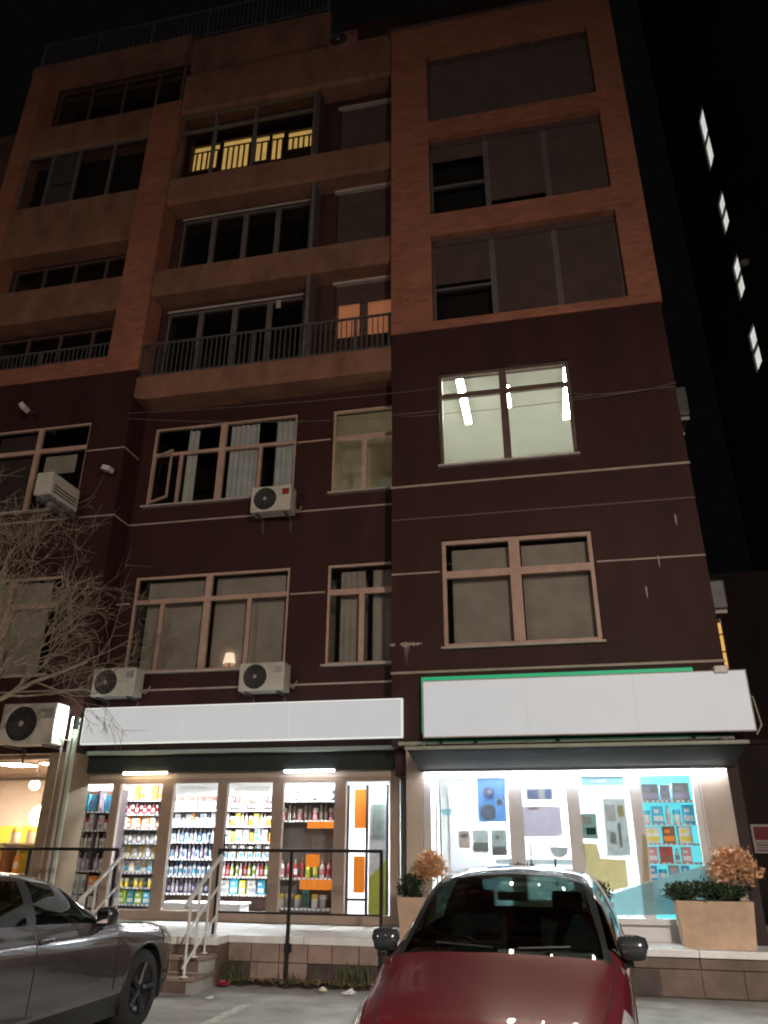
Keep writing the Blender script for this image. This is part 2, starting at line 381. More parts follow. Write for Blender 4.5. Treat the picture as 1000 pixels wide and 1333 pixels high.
# right platform: a little lower, brown stone front
pr = MB().box(-2.24, 6.2, 10.86, 11.62, 0, .42).build('terrace', 'stone_brown'); tag(pr, kind='structure')
for i in range(6):
    x0 = -2.24+i*.94
    MB().bev(x0+.003, x0+.937, 10.78, 11.45, .42, .50, .01).build('floor_slab', 'slab_white', pr)
    MB().bev(x0+.006, x0+.934, 10.82+random.uniform(0, .008), 10.87, .30, .415, .006).build('stone_panel', 'stone_brown', pr)
    for k in (0, 1): MB().bev(x0+.006+k*.467, x0+.461+k*.467, 10.835+random.uniform(0, .01), 10.875, .01, .29, .006).build('stone_panel', 'stone_brown' if (i+k) % 3 else 'stone_dark', pr)
# steps
st = thing('staircase', 'short stone staircase climbing to the lit shop doors', 'stairs', (-5.6, 9.9, 0))
for k, (y, z) in enumerate(((9.62, .18), (9.92, .36))):
    s_ = MB().box(-5.98, -4.32, y+.03, 10.27, z-.18 if k else 0, z-.045).build('step', 'concrete', st)
    MB().bev(-6.0, -4.30, y, 10.265, z-.045, z, .01).build('tread', 'stone_pink', s_)
    MB().bev(-5.98, -4.40, y+.018, y+.031, z-.165, z-.05, .004).build('riser', 'stone_brown', s_)

# ================================================================== THE BUILDING
B = thing('apartment_building', 'tall apartment building with maroon lower storeys, terracotta upper frame and lit shops below', 'building', (-2.5, 11.5, 0))
def bb(name, m, *a, **k): return box(name, m, B, *a, **k)
BX0, BX1 = -2.32, 2.52
# --- right bay, maroon storeys
w1 = (-1.5, .90, 4.42, 6.21); w2 = (-1.47, .83, 7.57, 9.47)
holed_wall('bay_wall', 'maroon', B, BX0, BX1, 4.06, 10.43, 11.5, 11.78, [w1, w2])
bb('bay_side_wall', 'maroon', BX0, BX0+.2, 11.78, 12.40, 2.57, 10.43); bb('bay_side_wall', 'maroon_dark', BX1-.2, BX1, 11.78, 22, 0, 19.1)
holed_wall('shop_surround', 'maroon', B, BX0, BX1, 2.95, 4.06, 11.5, 11.78, [])
# trim strips on the maroon bay
for a, b, z in ((BX0, BX1, 4.05), (BX0, BX1, 7.23)): bb('trim_strip', 'trim_light', a-.012, b+.012, 11.478, 11.5, z-.018, z+.018)
for a, b, z in ((BX0, w1[0]-.03, 5.66), (w1[1]+.03, BX1, 5.66), (BX0, w2[0]-.03, 8.68), (w2[1]+.03, BX1, 8.66), (BX0, BX1, 6.62)):
    bb('trim_strip', 'trim_light' if z < 6 else 'frame_dark', a, b, 11.486, 11.5, z-.013, z+.013)
# --- right bay, terracotta storeys
H3, H4, H5 = (-1.53, 2.0, 10.62, 12.70), (-1.53, 2.0, 13.27, 15.42), (-1.53, 2.0, 15.92, 18.04)
holed_wall('terracotta_frame', 'terracotta', B, BX0-.015, BX1+.03, 10.43, 19.08, 11.47, 11.95, [H3, H4, H5])
bb('bay_side_wall', 'terracotta', BX0-.015, BX0+.2, 11.95, 12.40, 10.43, 19.08)
bb('coping', 'frame_dark', BX0-.06, BX1+.08, 11.42, 12.3, 19.08, 19.14)
def shuttered(h, left, mid, right):
    x0, x1, z0, z1 = h; y = 11.64; n = [x0, x0+(x1-x0)*.333, x0+(x1-x0)*.672, x1]
    w = window(B, x0, x1, z0, z1, y+.02, [.333, .672], transoms=z0+(z1-z0)*.42, fm='frame_grey', bar=.05, mull=.11, sill=False)
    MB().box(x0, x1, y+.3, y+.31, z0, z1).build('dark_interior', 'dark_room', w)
    for i, f in enumerate((left, mid, right)):
        if f is None: continue
        MB().box(n[i]+.02, n[i+1]-.02, y-.03, y+.015, z1-.16, z1-.004).build('shutter_box', 'shutter', w)
        e_ = .05 if h is not H5 else .004
        slats(w, n[i]+e_, n[i+1]-e_, f, z1-.16, y-.004)
    for x in n[1:3] if h is not H5 else (): MB().box(x-.055, x+.055, y-.02, y+.012, z0+.01, z1-.17).build('guide_rail', 'frame_grey', w)
shuttered(H3, 11.58, 10.66, 10.74); shuttered(H4, 14.88, 13.56, 13.32); shuttered(H5, 15.96, 15.96, 15.96)
# --- bay windows
wa = window(B, *w1, 11.56, [.49], transoms=5.62, bar=.12, mull=.17, outer=.07)
for a, b in ((-1.36, -.33), (-.22, .86)): MB().box(a, b, 11.80, 11.868, 4.45, 6.12).build('blind', 'blind', wa)
room('dark_interior', 'dusky_room', B, -1.6, 1.0, 11.79, 12.6, 4.3, 6.3)
window(B, *w2, 11.56, [.5], transoms=9.0, bar=.09, mull=.13, outer=.06, fm='frame_dark')
room('lit_room', 'white_wall', B, -1.9, 2.2, 11.79, 15.6, 7.4, 9.80)
MB().box(.1, 2.1, 15.0, 15.55, 7.41, 8.55).build('cupboard', 'shelf_white', B)

# --- middle section, maroon storeys
MX0, MX1, MY = -7.65, -2.30, 12.15
q2a, q2b = (-7.36, -4.33, 7.60, 9.36), (-3.61, -2.36, 7.55, 9.34)
q1a, q1b = (-7.32, -4.30, 4.37, 6.17), (-3.61, -2.36, 4.37, 6.16)
holed_wall('middle_wall', 'maroon', B, MX0, MX1, 3.04, 9.9, MY, MY+.25, [q2a, q2b, q1a, q1b])
for a, b, z, m_ in ((MX0, MX1, 4.06, 'trim_light'), (MX0, MX1, 7.23, 'trim_light'), (q1a[1]+.03, q1b[0]-.03, 5.65, 'trim_light'), (q2a[1]+.03, q2b[0]-.03, 8.69, 'frame_cream'), (MX0, q1a[0]-.03, 5.65, 'trim_light')):
    bb('trim_strip', m_, a, b, MY-.022, MY, z-.015, z+.015)
wv = window(B, *q2a, MY+.04, [.49], transoms=8.75, bar=.07, mull=.13, sub=[.42, .52], fm='frame_cream')
for a, b, z0, z1 in ((-6.66, -6.44, 7.66, 9.3), (-5.74, -5.16, 7.66, 9.3), (-4.80, -4.37, 7.66, 9.3)): curtain(wv, a, b, z0, z1, MY+.15, amp=.018)
MB().bev(-5.0, -4.4, MY+.17, MY+.3, 7.66, 7.86, .02).build('window_box', 'p_white', wv)
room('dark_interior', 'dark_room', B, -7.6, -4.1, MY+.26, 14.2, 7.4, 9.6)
# sash standing open in the left light
sa = MB(); o = Vector((-7.28, MY+.02, 0)); 
def hinge(x, z, t=0): a = R(24); return (o.x+x*math.cos(a), o.y-x*math.sin(a)-t, z)
for (xa, xb, za, zb) in ((0, .05, 7.66, 8.70), (.50, .55, 7.66, 8.70), (.05, .50, 7.66, 7.71), (.05, .50, 8.65, 8.70)):
    pts = [hinge(x, z, t) for t in (0, .04) for x, z in ((xa, za), (xb, za), (xb, zb), (xa, zb))]
    sa.add(pts, [(0, 1, 2, 3), (7, 6, 5, 4), (0, 4, 5, 1), (1, 5, 6, 2), (2, 6, 7, 3), (3, 7, 4, 0)])
sa.build('open_sash', 'frame_cream', wv)
wl = window(B, *q2b, MY+.04, [], transoms=8.72, bar=.10, sub=[.5], fm='frame_cream')
room('dim_room', 'cream_wall', B, -3.9, -2.34, MY+.26, 14.0, 7.35, 9.55)
MB().box(-3.0, -2.5, 13.6, 13.95, 7.36, 8.5).build('cupboard', 'p_grey', B)
wx = window(B, *q1a, MY+.04, [.485], transoms=5.68, bar=.08, mull=.12, sub=[.40, .52], fm='frame_cream')
for a, b in ((-7.16, -5.98), (-5.80, -4.34)): MB().box(a, b, MY+.28, MY+.288, 4.40, 6.13).build('blind', 'blind', wx)
room('dark_interior', 'dusky_room', B, -7.6, -4.1, MY+.26, 13.4, 4.2, 6.4)
wy = window(B, *q1b, MY+.04, [], transoms=5.65, bar=.10, sub=[.50], fm='frame_cream')
for a, b in ((-3.42, -2.98), (-2.84, -2.42)): curtain(wy, a, b, 4.42, 6.1, MY+.28, m='blind', amp=.012)
room('dark_interior', 'dusky_room', B, -3.8, -2.34, MY+.27, 13.0, 4.2, 6.3)
# a pale patch of flaked render with drips on the bay corner
pb = MB(); pc = P(530, 838, 11.49)
for k in range(16):
    a = rng.uniform(-.26, .26); h = rng.uniform(.01, .035)*(1-abs(a)*2.4); w_ = rng.uniform(.03, .07)
    pb.prism([(pc.x+a-w_, pc.z+rng.uniform(-.02, .01)), (pc.x+a+w_*.3, pc.z-h*2), (pc.x+a+w_, pc.z), (pc.x+a+w_*.2, pc.z+h)], 'y', 11.4955-k*.0001, 11.4975)
for k in range(3): pb.prism([(pc.x+.02-.03*k, pc.z), (pc.x+.035-.03*k, pc.z), (pc.x+.03-.03*k, pc.z-.16-.12*(k == 1)-.07*k)], 'y', 11.4950, 11.4972)
pb.build('flaked_patch', 'trim_light', B)
for (px, py) in ((842, 770), (880, 676), (858, 730)):
    q = P(px, py, 11.495); MB().prism([(q.x-.012, q.z+.1), (q.x+.014, q.z+.06), (q.x+.004, q.z-.12), (q.x-.01, q.z-.05)], 'y', 11.495, 11.4975).build('stain_mark', 'trim_light', B)

# --- middle section, loggias above
ra = (-7.46, -4.33, 10.32, 12.25); ras = (-3.66, -2.36, 11.02, 12.42)
rb_ = (-7.42, -4.31, 13.12, 14.92); rbs = (-3.70, -2.36, 13.3, 15.02)
rc = (-7.5, -4.3, 15.8, 17.95); rcs = (-3.70, -2.36, 15.9, 17.7)
holed_wall('loggia_wall', 'loggia_plaster', B, MX0, MX1, 9.9, 20.4, MY, MY+.25, [ra, ras, rb_, rbs, rc, rcs])
for hh in (ra, rb_):
    w = window(B, *hh, MY+.03, [.25, .5, .75], transoms=None, fm='frame_grey', mull=.12, sill=False)
    MB().box(hh[0], hh[1], MY-.03, MY-.002, hh[3], hh[3]+.045).build('head_trim', 'frame_pale', w)
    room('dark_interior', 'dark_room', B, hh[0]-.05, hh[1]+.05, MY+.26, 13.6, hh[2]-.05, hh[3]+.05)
MB().box(-4.95, -4.85, MY-.03, MY-.004, 12.0, 12.2).build('bracket', 'frame_pale', B)
for hh, zb in ((ras, 11.86), (rbs, 13.4), (rcs, 15.95)):
    w = window(B, *hh, MY+.05, [.46], fm='frame_dark', bar=.10, mull=.16, sill=False)
    MB().box(hh[0]-.05, hh[1], MY-.06, MY+.03, hh[3]-.05, hh[3]+.02).build('shutter_box', 'frame_pale', w)
    slats(w, hh[0]+.02, hh[1]-.02, zb, hh[3]-.06, MY+.02)
    MB().box(hh[0]+.03, hh[1]-.03, MY+.14, MY+.15, hh[2]+.05, hh[3]-.05).build('lit_blind' if hh is ras else 'dark_interior', 'orange_lit' if hh is ras else 'dark_room', w)
# upper loggia glazed in, its inner windows lit and slatted
w = window(B, -7.62, -4.2, 15.80, 18.0, 11.80, [.26, .56, .99], transoms=17.45, fm='frame_grey', bar=.07, mull=.08, sill=False)
MB().box(rc[0], rc[1], 13.2, 13.21, rc[2]-.1, rc[3]).build('dark_interior', 'dark_room', B)
for k, (a, b, t, bt) in enumerate(((252, 285, 190, 223), (292, 326, 181, 221), (334, 350, 177, 210), (355, 369, 173, 208), (376, 410, 169, 195))):
    p, q, r_ = P(a, t, 12.3), P(b, t, 12.3), P(a, bt, 12.3)
    top = (p.z+q.z)/2
    w = MB().box(p.x-.05, q.x+.05, 12.29, 12.33, r_.z-.05, r_.z).box(p.x-.05, q.x+.05, 12.29, 12.33, top, top+.05).build('inner_window', 'frame_dark', B)
    MB().box(p.x, q.x, 12.34, 12.35, r_.z, top).build('lit_pane', 'yellow_lit', w)
    n = max(2, int((q.x-p.x)/.13))
    for i in range(n+1):
        x = p.x+(q.x-p.x)*i/n; MB().box(x-.022, x+.022, 12.30, 12.32, r_.z, top-.19).build('slat', 'frame_dark', w)
    MB().box(p.x, q.x, 12.295, 12.325, top-.21, top-.185).build('rail', 'frame_dark', w)
# parapets, balcony slab and dividing fins
MB().prism([(-7.74, 10.02), (-7.62, 9.80), (-7.4, 9.74), (-2.33, 9.74), (-2.33, 10.28), (-7.72, 10.28)], 'y', 11.62, 12.15).build('balcony_slab', 'parapet_render', B)
for z0, z1 in ((12.43, 13.06), (15.04, 15.77), (18.0, 19.33)):
    MB().prism([(11.66, z0+.06), (11.74, z0), (12.15, z0), (12.15, z0+.22), (11.80, z0+.22), (11.80, z1), (11.66, z1)], 'x', -7.64, -2.335).build('parapet', 'parapet_render', B)
for z0, z1 in ((10.28, 12.43), (13.06, 15.04), (15.77, 18.0)): bb('dividing_wall', 'frame_dark' if z0 > 15 else 'frame_grey', -4.17, -4.09, 11.74, 12.15, z0, z1)
bb('roof_slab', 'maroon_dark', MX0, -3.95, 12.35, 13.5, 19.2, 20.7)
bb('roof_band', 'parapet_render', -7.62, -3.95, 11.76, 11.98, 19.62, 20.84)
for x in (-7.58, -5.8, -4.1): bb('roof_post', 'frame_dark', x, x+.1, 11.8, 11.9, 19.34, 19.62)
bb('setback_wall', 'loggia_plaster', -3.95, BX1, 13.2, 13.4, 19.1, 22.4); bb('terrace_panel', 'pink_panel', -2.1, .35, 12.25, 12.3, 19.16, 20.2); bb('terrace_panel', 'pink_panel', .42, 2.3, 12.25, 12.3, 19.16, 20.2)
bb('roof_core', 'loggia_plaster', -12, 2.4, 13.45, 22, 18.9, 21.2)

# --- left bay
LX0, LX1, LY = -12.2, -7.63, 11.6
v2, v1 = (-10.75, -8.46, 7.45, 9.35), (-10.6, -8.44, 4.28, 6.11)
holed_wall('left_bay_wall', 'maroon', B, LX0, LX1, 2.98, 10.47, LY, LY+.26, [v2, v1]); bb('bay_side_wall', 'maroon', LX1-.2, LX1, LY+.26, 12.4, 2.98, 10.47)
for a, b, z in ((LX0, LX1, 4.0), (LX0, LX1, 7.23), (v2[1]+.03, LX1, 8.66)):
    bb('trim_strip', 'trim_light', a, b+.012, LY-.02, LY, z-.014, z+.014); bb('trim_strip', 'trim_light', LX1, LX1+.014, LY, MY-.02, z-.014, z+.014)
for v in (v2, v1):
    w = window(B, *v, LY+.05, [.5], transoms=v[3]-.55, bar=.09, mull=.10, fm='frame_cream')
    if v is v1: MB().box(v[0]+.1, v[1]-.35, LY+.22, LY+.23, v[2]+.05, v[3]-.05).build('blind', 'blind', w)
    else: MB().box(v[0]+.1, -9.7, LY+.22, LY+.23, v[2]+.05, v[3]-.05).build('blind', 'shutter', w); MB().box(-9.5, -8.8, LY+.22, LY+.23, 8.35, v[3]-.6).build('blind', 'blind', w)
    room('dark_interior', 'dark_room', B, v[0]-.1, v[1]+.1, LY+.27, 13.2, v[2]-.1, v[3]+.1)
bb('pillar', 'terracotta', -8.37, -7.63, 11.60, 12.15, 10.47, 18.38); bb('pillar', 'terracotta', -12.2, -11.75, 11.60, 12.15, 10.47, 20.5)
holed_wall('recess_wall', 'loggia_plaster', B, -11.75, -7.65, 10.47, 20.5, 12.15, 12.35, [(-11.7, -8.45, 10.7, 12.15), (-11.7, -8.45, 13.1, 14.2), (-11.7, -7.8, 18.45, 20.45)])
for x1_, z0, z1 in ((-8.45, 10.7, 12.15), (-8.45, 13.1, 14.2), (-7.8, 18.45, 20.45)):
    window(B, -11.7, x1_, z0, z1, 12.2, [.25, .5, .75], fm='frame_dark', sill=False); room('dark_interior', 'dark_room', B, -11.8, x1_+.1, 12.36, 13.4, z0-.1, z1+.1)
bb('parapet', 'terracotta', -11.75, -8.372, 11.68, 11.84, 10.475, 10.94)
for z0, z1 in ((12.22, 13.07), (14.20, 15.66), (17.46, 18.40)):
    MB().prism([(11.66, z0+.06), (11.74, z0), (12.15, z0), (12.15, z0+.22), (11.80, z0+.22), (11.80, z1), (11.66, z1)], 'x', -11.75, -8.372).build('parapet', 'parapet_render', B)
w = window(B, -11.75, -8.372, 15.67, 17.46, 11.72, [.22, .44, .72], fm='frame_grey', mull=.07, sill=False)
MB().box(-11.0, -10.3, 11.79, 11.80, 15.72, 16.4).box(-11.0, -10.3, 11.79, 11.80, 16.44, 17.4).build('blind', 'frame_grey', w)
MB().box(-11.75, -8.372, 12.12, 12.13, 15.67, 17.46).build('dark_interior', 'dark_room', w)
bb('roof_edge', 'parapet_render', -12.25, -7.66, 11.62, 12.5, 20.5, 20.86); bb('thin_post', 'frame_dark', -7.74, -7.68, 11.66, 11.72, 18.4, 20.5)
bb('party_wall', 'loggia_plaster', -12.2, -12.0, 12.16, 22, 0, 20.5)

def bars_railing(x0, x1, y, z0, z1, pitch, parent, posts, name='railing', r=.009, m='grey_metal'):
    b = MB(); b.box(x0, x1, y-.022, y+.022, z1-.035, z1); b.box(x0, x1, y-.015, y+.015, z0+.06, z0+.085)
    x = x0
    while x < x1: b.box(x-r, x+r, y-r, y+r, z0+.085, z1-.035); x += pitch
    o = b.build(name, m, parent, kind='stuff')
    for p in posts: MB().box(p-.02, p+.02, y-.02, y+.02, z0, z1+.004).build('post', m, o)
    return o
bars_railing(-7.68, -2.36, 11.70, 10.28, 11.13, .105, B, [-7.64, -6.4, -5.2, -4.05, -3.1, -2.4])
bars_railing(-11.74, -8.38, 11.76, 10.94, 11.36, .105, B, [-11.7, -10.1, -8.42])
bars_railing(-12.2, -3.95, 11.75, 20.86, 21.95, .12, B, [-12.16, -10.5, -8.9, -7.3, -5.7, -4.0])

# ================================================================== SHOPS (ground floor of the building)
def frosted(): pass
# left shop room
SLX0, SLX1 = -7.95, -2.33
holed_wall('shop_head', 'cream_wall', B, SLX0, MX1, 2.60, 3.04, MY, MY+.2, [])
lr = room('shop_room', 'white_wall', B, SLX0, SLX1, 12.25, 15.6, PZ, 2.95)
bb('shop_floor', 'floor_tile', SLX0, SLX1, 12.17, 15.6, PZ-.09, PZ+.01)
def shopfront(x0, x1, edges, z0, z1, y, fm, bw, plinth, pane='shop_glass'):
    w = MB().box(x0, x1, y, y+.08, z1-.07, z1).build('shop_window', fm, B); MB().box(x0, x1, y, y+.08, z0, z0+plinth).build('plinth', fm, w)
    for i, e in enumerate(edges):
        MB().box(e-bw[i]/2, e+bw[i]/2, y-.006, y+.086, z0+plinth, z1-.07).build('mullion', fm, w)
    for i in range(len(edges)-1):
        MB().box(edges[i]+bw[i]/2-.003, edges[i+1]-bw[i+1]/2+.003, y+.034, y+.044, z0+plinth-.003, z1-.073).build('pane', pane, w)
    return w
LE = [-7.90, -7.10, -6.17, -5.22, -4.28, -3.26, -2.40]
wL = shopfront(SLX0, -2.325, LE, PZ+.012, 2.60, MY-.02, 'shop_frame', [.10, .13, .20, .16, .18, .18, .14], .13)
for e in (-7.83, -7.02, -6.04, -5.12): MB().box(e-.012, e+.012, MY-.034, MY-.027, .72, 2.5).build('bright_edge', 'white_frame', wL)
for x in (-5.35, -5.09): MB().tube([(x, MY-.04, 1.45), (x, MY-.075, 1.45), (x, MY-.075, 1.75), (x, MY-.04, 1.75)], .012, 6, 0).build('door_handle', 'black_metal', wL)
for x0 in (-6.0, -5.05):                                     # tiny pale lettering along the top of the two doors (illegible in the photo)
    b = MB()
    for k in range(8):
        x = x0+k*.075+.02; b.box(x, x+.014, MY+.02, MY+.0225, 2.40, 2.47); b.box(x+.016, x+.045, MY+.02, MY+.0225, 2.45 if k % 3 else 2.40, 2.47 if k % 3 else 2.42); b.box(x+.047, x+.058, MY+.02, MY+.0225, 2.40, 2.47)
    b.build('door_lettering', 'p_white', wL)
# right shop
SRX0, SRX1 = -2.08, 2.40
holed_wall('shop_surround', 'cream_wall', B, BX0+.22, BX1-.21, .40, 2.95, 11.5, 11.7, [(-1.86, 1.92, .40, 2.58)])
rr = room('shop_room', 'white_wall', B, -2.1, 2.3, 11.71, 15.2, .5, 2.9)
bb('shop_floor', 'floor_tile', -2.1, 2.3, 11.45, 15.2, .42, .505)
RE = [-1.80, -.55, .25, 1.09, 1.88]
wR = shopfront(-1.86, 1.92, RE, .505, 2.58, 11.53, 'white_frame', [.10, .20, .18, .15, .08], .26)
MB().box(-1.86, 1.92, 11.44, 11.53, .70, .765).build('sill', 'white_frame', wR)
MB().box(1.93, 1.95, 11.49, 11.50, .505, 2.58).build('bright_edge', 'white_frame', wR)
for e in (-1.68, -1.62, -1.50): MB().box(e-.012, e+.012, 11.56, 11.60, .77, 2.5).build('bright_edge', 'p_grey' if e == -1.62 else 'white_frame', wR)
MB().tube([(-.06, 11.52, 1.12), (-.06, 11.48, 1.12), (-.06, 11.48, 1.45), (-.06, 11.52, 1.45)], .014, 6).build('door_handle', 'black_metal', wR)
# far left warm shop
bb('shop_surround', 'olive_wall', LX0, LX0+.3, LY, LY+.26, .4, 2.98)
wr3 = room('warm_shop_room', 'cream_wall', B, -12.0, -8.03, 11.87, 15.0, PZ, 2.97)
w3 = shopfront(-11.9, -8.02, [-11.85, -10.4, -9.25, -8.06], PZ+.01, 2.96, LY+.03, 'shop_frame', [.1, .08, .06, .08], .12)
MB().box(-11.8, -8.06, LY+.024, LY+.1, 2.56, 2.61).build('transom', 'shop_frame', w3)
# pilaster between the shops with pipes
bb('pilaster', 'olive_wall', -8.02, -7.63, LY-.06, 12.15, PZ, 2.98)
for x, r, m_ in ((-7.70, .028, 'frame_pale'), (-7.60, .04, 'awning_bar'), (-7.83, .014, 'trim_light')):
    MB().tube([(x, 11.50, PZ), (x, 11.50, 3.0), (x+.03, 11.46, 3.15), (x+.03, 11.46, 3.5)], r, 10).build('drain_pipe', m_, B)

# ================================================================== NEIGHBOURS
nb = thing('neighbouring_building', 'dim brown neighbouring building beyond the left edge pillar', 'building', (-17, 14, 0))
box('wall', 'neighbour', nb, -24, -12.75, 13.2, 24, 0, 20.6)
for x in (-13.4, -13.0): MB().box(x, x+.10, 13.1, 13.2, 0, 20.4).build('downpipe', 'grey_metal', nb)
for k in range(5):
    f = MB().box(-16.2, -14.6, 13.14, 13.2, 6+k*2.8, 7.6+k*2.8).build('window', 'frame_dark', nb); MB().box(-16.1, -14.7, 13.12, 13.14, 6.1+k*2.8, 7.5+k*2.8).build('pane', 'dark_room', f)
tw = thing('tower_block', 'black tower block right of the alley with four lit stair windows', 'building', (10, 22, 0))
tb = MB(); TX = 7.36
holes = []
for k, zc in enumerate((16.20, 19.05, 21.92, 25.0)): holes.append((zc-.78, zc+.78 if k < 3 else zc+1.9))
ya, yb = 21.55, 22.35
tb.box(TX, 15, 14, ya, 0, 46).box(TX, 15, yb, 27, 0, 46)
prev = 0
for a, b in holes: tb.box(TX, 15, ya, yb, prev, a); prev = b
tb.box(TX, 15, ya, yb, prev, 46); tb.build('wall', 'tower', tw, kind='stuff')
for i, (a, b) in enumerate(holes):
    f = MB().box(TX+.02, TX+.08, ya, ya+.06, a, b).box(TX+.02, TX+.08, yb-.06, yb, a, b).box(TX+.02, TX+.08, ya+.06, yb-.06, a, a+.06).box(TX+.02, TX+.08, ya+.06, yb-.06, b-.06, b)
    f.box(TX+.02, TX+.08, ya+.06, yb-.06, (a+b)/2-.05, (a+b)/2+.05) if i != 3 else f.box(TX+.02, TX+.08, ya+.06, yb-.06, a+1.25, a+1.36)
    f = f.build('window', 'frame_dark', tw)
    MB().box(TX+.09, TX+.10, ya, yb, a, b).build('lit_pane', 'tower_lit', f)
    MB().box(TX+.15, TX+.4, ya-.1, yb+.1, a-.1, b+.1)
for k in range(4): MB().box(TX-.05, TX, 17.2, 18.6, 12+k*3, 13.5+k*3).build('dark_window', 'dark_room', tw)
q = P(992, 340, 20.5); MB().lathe([(.02, 0), (.13, .05), (.16, .14), (.08, .22), (.0, .24)], 10, (TX-.2, q.y, q.z-.1)).build('wall_lamp', 'trim_light', tw); MB().tube([(TX-.2, q.y, q.z+.12), (TX, q.y, q.z+.2)], .02, 6).build('lamp_arm', 'grey_metal', tw)
rbd = thing('rear_building', 'dark building at the end of the alley with one narrow orange lit window', 'building', (5, 24.5, 0))
box('wall', 'tower', rbd, 2.6, 7.3, 24.2, 30, 0, 9.5)
f = MB().box(4.95, 5.42, 24.12, 24.2, 6.42, 8.1).build('window', 'frame_dark', rbd)
for k in range(3): MB().box(5.0, 5.37, 24.10, 24.12, 6.50+k*.53, 6.98+k*.53).build('lit_pane', 'alley_lit', f)
aw = thing('alley_wall', 'low dim brown wall closing the alley beside the right shop', 'wall', (5, 16, 0))
for k in range(6): MB().bev(2.55+k*.8, 3.34+k*.8, 16.0, 16.25, 0, 3.4, .02).build('panel', 'alley_brick', aw)
for k in range(6): MB().bev(2.53+k*.8, 3.34+k*.8, 15.95, 16.3, 3.4, 3.5, .015).build('coping', 'alley_brick', aw)
q = P(992, 1092, 15.95)
ns = thing('notice_sign', 'small red and white notice on the alley wall at the right edge', 'sign', (q.x, 15.95, q.z))
box('board', 'plate_white', ns, q.x-.16, q.x+.45, 15.93, 15.95, q.z-.24, q.z+.24); box('red_field', 'sign_red', ns, q.x-.12, q.x+.41, 15.924, 15.93, q.z-.02, q.z+.2)
for k in range(4): box('print_line', 'p_grey' if k % 2 else 'sign_red', ns, q.x-.11, q.x+.2+.04*k, 15.925, 15.93, q.z-.20+k*.042, q.z-.18+k*.042)

# ================================================================== SIGNS, AWNINGS
s = thing('shop_sign', 'long blank pale lightbox sign above the left shop', 'sign', (-4.8, 11.4, 3.1), 'shop signs')
MB().bev(-7.44, -2.13, 11.40, 11.47, 3.075, 3.655, .01).build('case', 'sign_case_glow', s);  # case given a glow of its own to wash the wall above
for k in range(3): MB().box(-7.42+k*1.757, -5.667+k*1.757, 11.392, 11.40, 3.095, 3.635).build('face_panel', 'sign_panel', s)
for x in (-7.0, -5.6, -4.2, -2.8): MB().box(x-.02, x+.02, 11.47, 12.15, 3.3, 3.34).build('bracket', 'grey_metal', s)
s = thing('shop_sign', 'wide blank pale sign on a green board above the right shop', 'sign', (.4, 11.3, 3.0), 'shop signs')
MB().bev(-1.83, 2.05, 11.32, 11.40, 3.12, 3.94, .01).build('backboard', 'green_glow', s)
MB().bev(-1.80, 2.72, 11.22, 11.32, 3.035, 3.865, .01).build('case', 'frame_pale', s); 
for k in range(3): MB().box(-1.78+k*1.494, -.29+k*1.494, 11.212, 11.22, 3.055, 3.845).build('face_panel', 'sign_panel_right', s)
for x in (-1.55, -1.05, .1, 1.9, 2.5): MB().tube([(x, 11.30, 3.03), (x, 11.26, 2.97), (x+.03, 11.22, 2.97)], .014, 6).build('hook', 'black_metal', s)
for x in (-1.6, 0, 1.9): MB().box(x-.02, x+.02, 11.40, 11.50, 3.4, 3.44).build('bracket', 'grey_metal', s)
MB().tube([(2.72, 11.28, 3.0), (2.80, 11.28, 3.12), (2.76, 11.30, 3.5), (2.52, 11.5, 3.6)], .012, 6).build('stay', 'awning_bar', s)
a = thing('awning', 'flat dark fascia awning over the left shop doors', 'awning', (-5, 12, 2.7), 'shop awnings')
MB().bev(-7.96, -2.34, 12.02, 12.12, 2.70, 2.965, .01).build('valance', 'awning_dark', a); MB().bev(-7.98, -2.33, 11.93, 12.13, 2.972, 3.035, .012).build('cassette', 'awning_bar', a)
a = thing('awning', 'dark sloping awning with a pale front bar over the right shop', 'awning', (.3, 11, 2.7), 'shop awnings')
MB().prism([(10.50, 2.80), (10.55, 2.78), (11.498, 2.60), (11.498, 2.95), (11.40, 2.97)], 'x', -1.90, 2.40).build('fabric', 'awning_dark', a)
MB().tube([(-1.93, 10.48, 2.815), (2.42, 10.48, 2.815)], .026, 10).build('front_bar', 'awning_bar', a)
MB().tube([(-2.2, 11.44, 2.99), (2.46, 11.44, 2.99)], .03, 10).build('roller_tube', 'awning_bar', a)
for x in (-1.7, 2.2): MB().tube([(x, 11.45, 2.9), (x-.02, 11.0, 2.93), (x, 10.5, 2.83)], .018, 6).build('folding_arm', 'grey_metal', a)

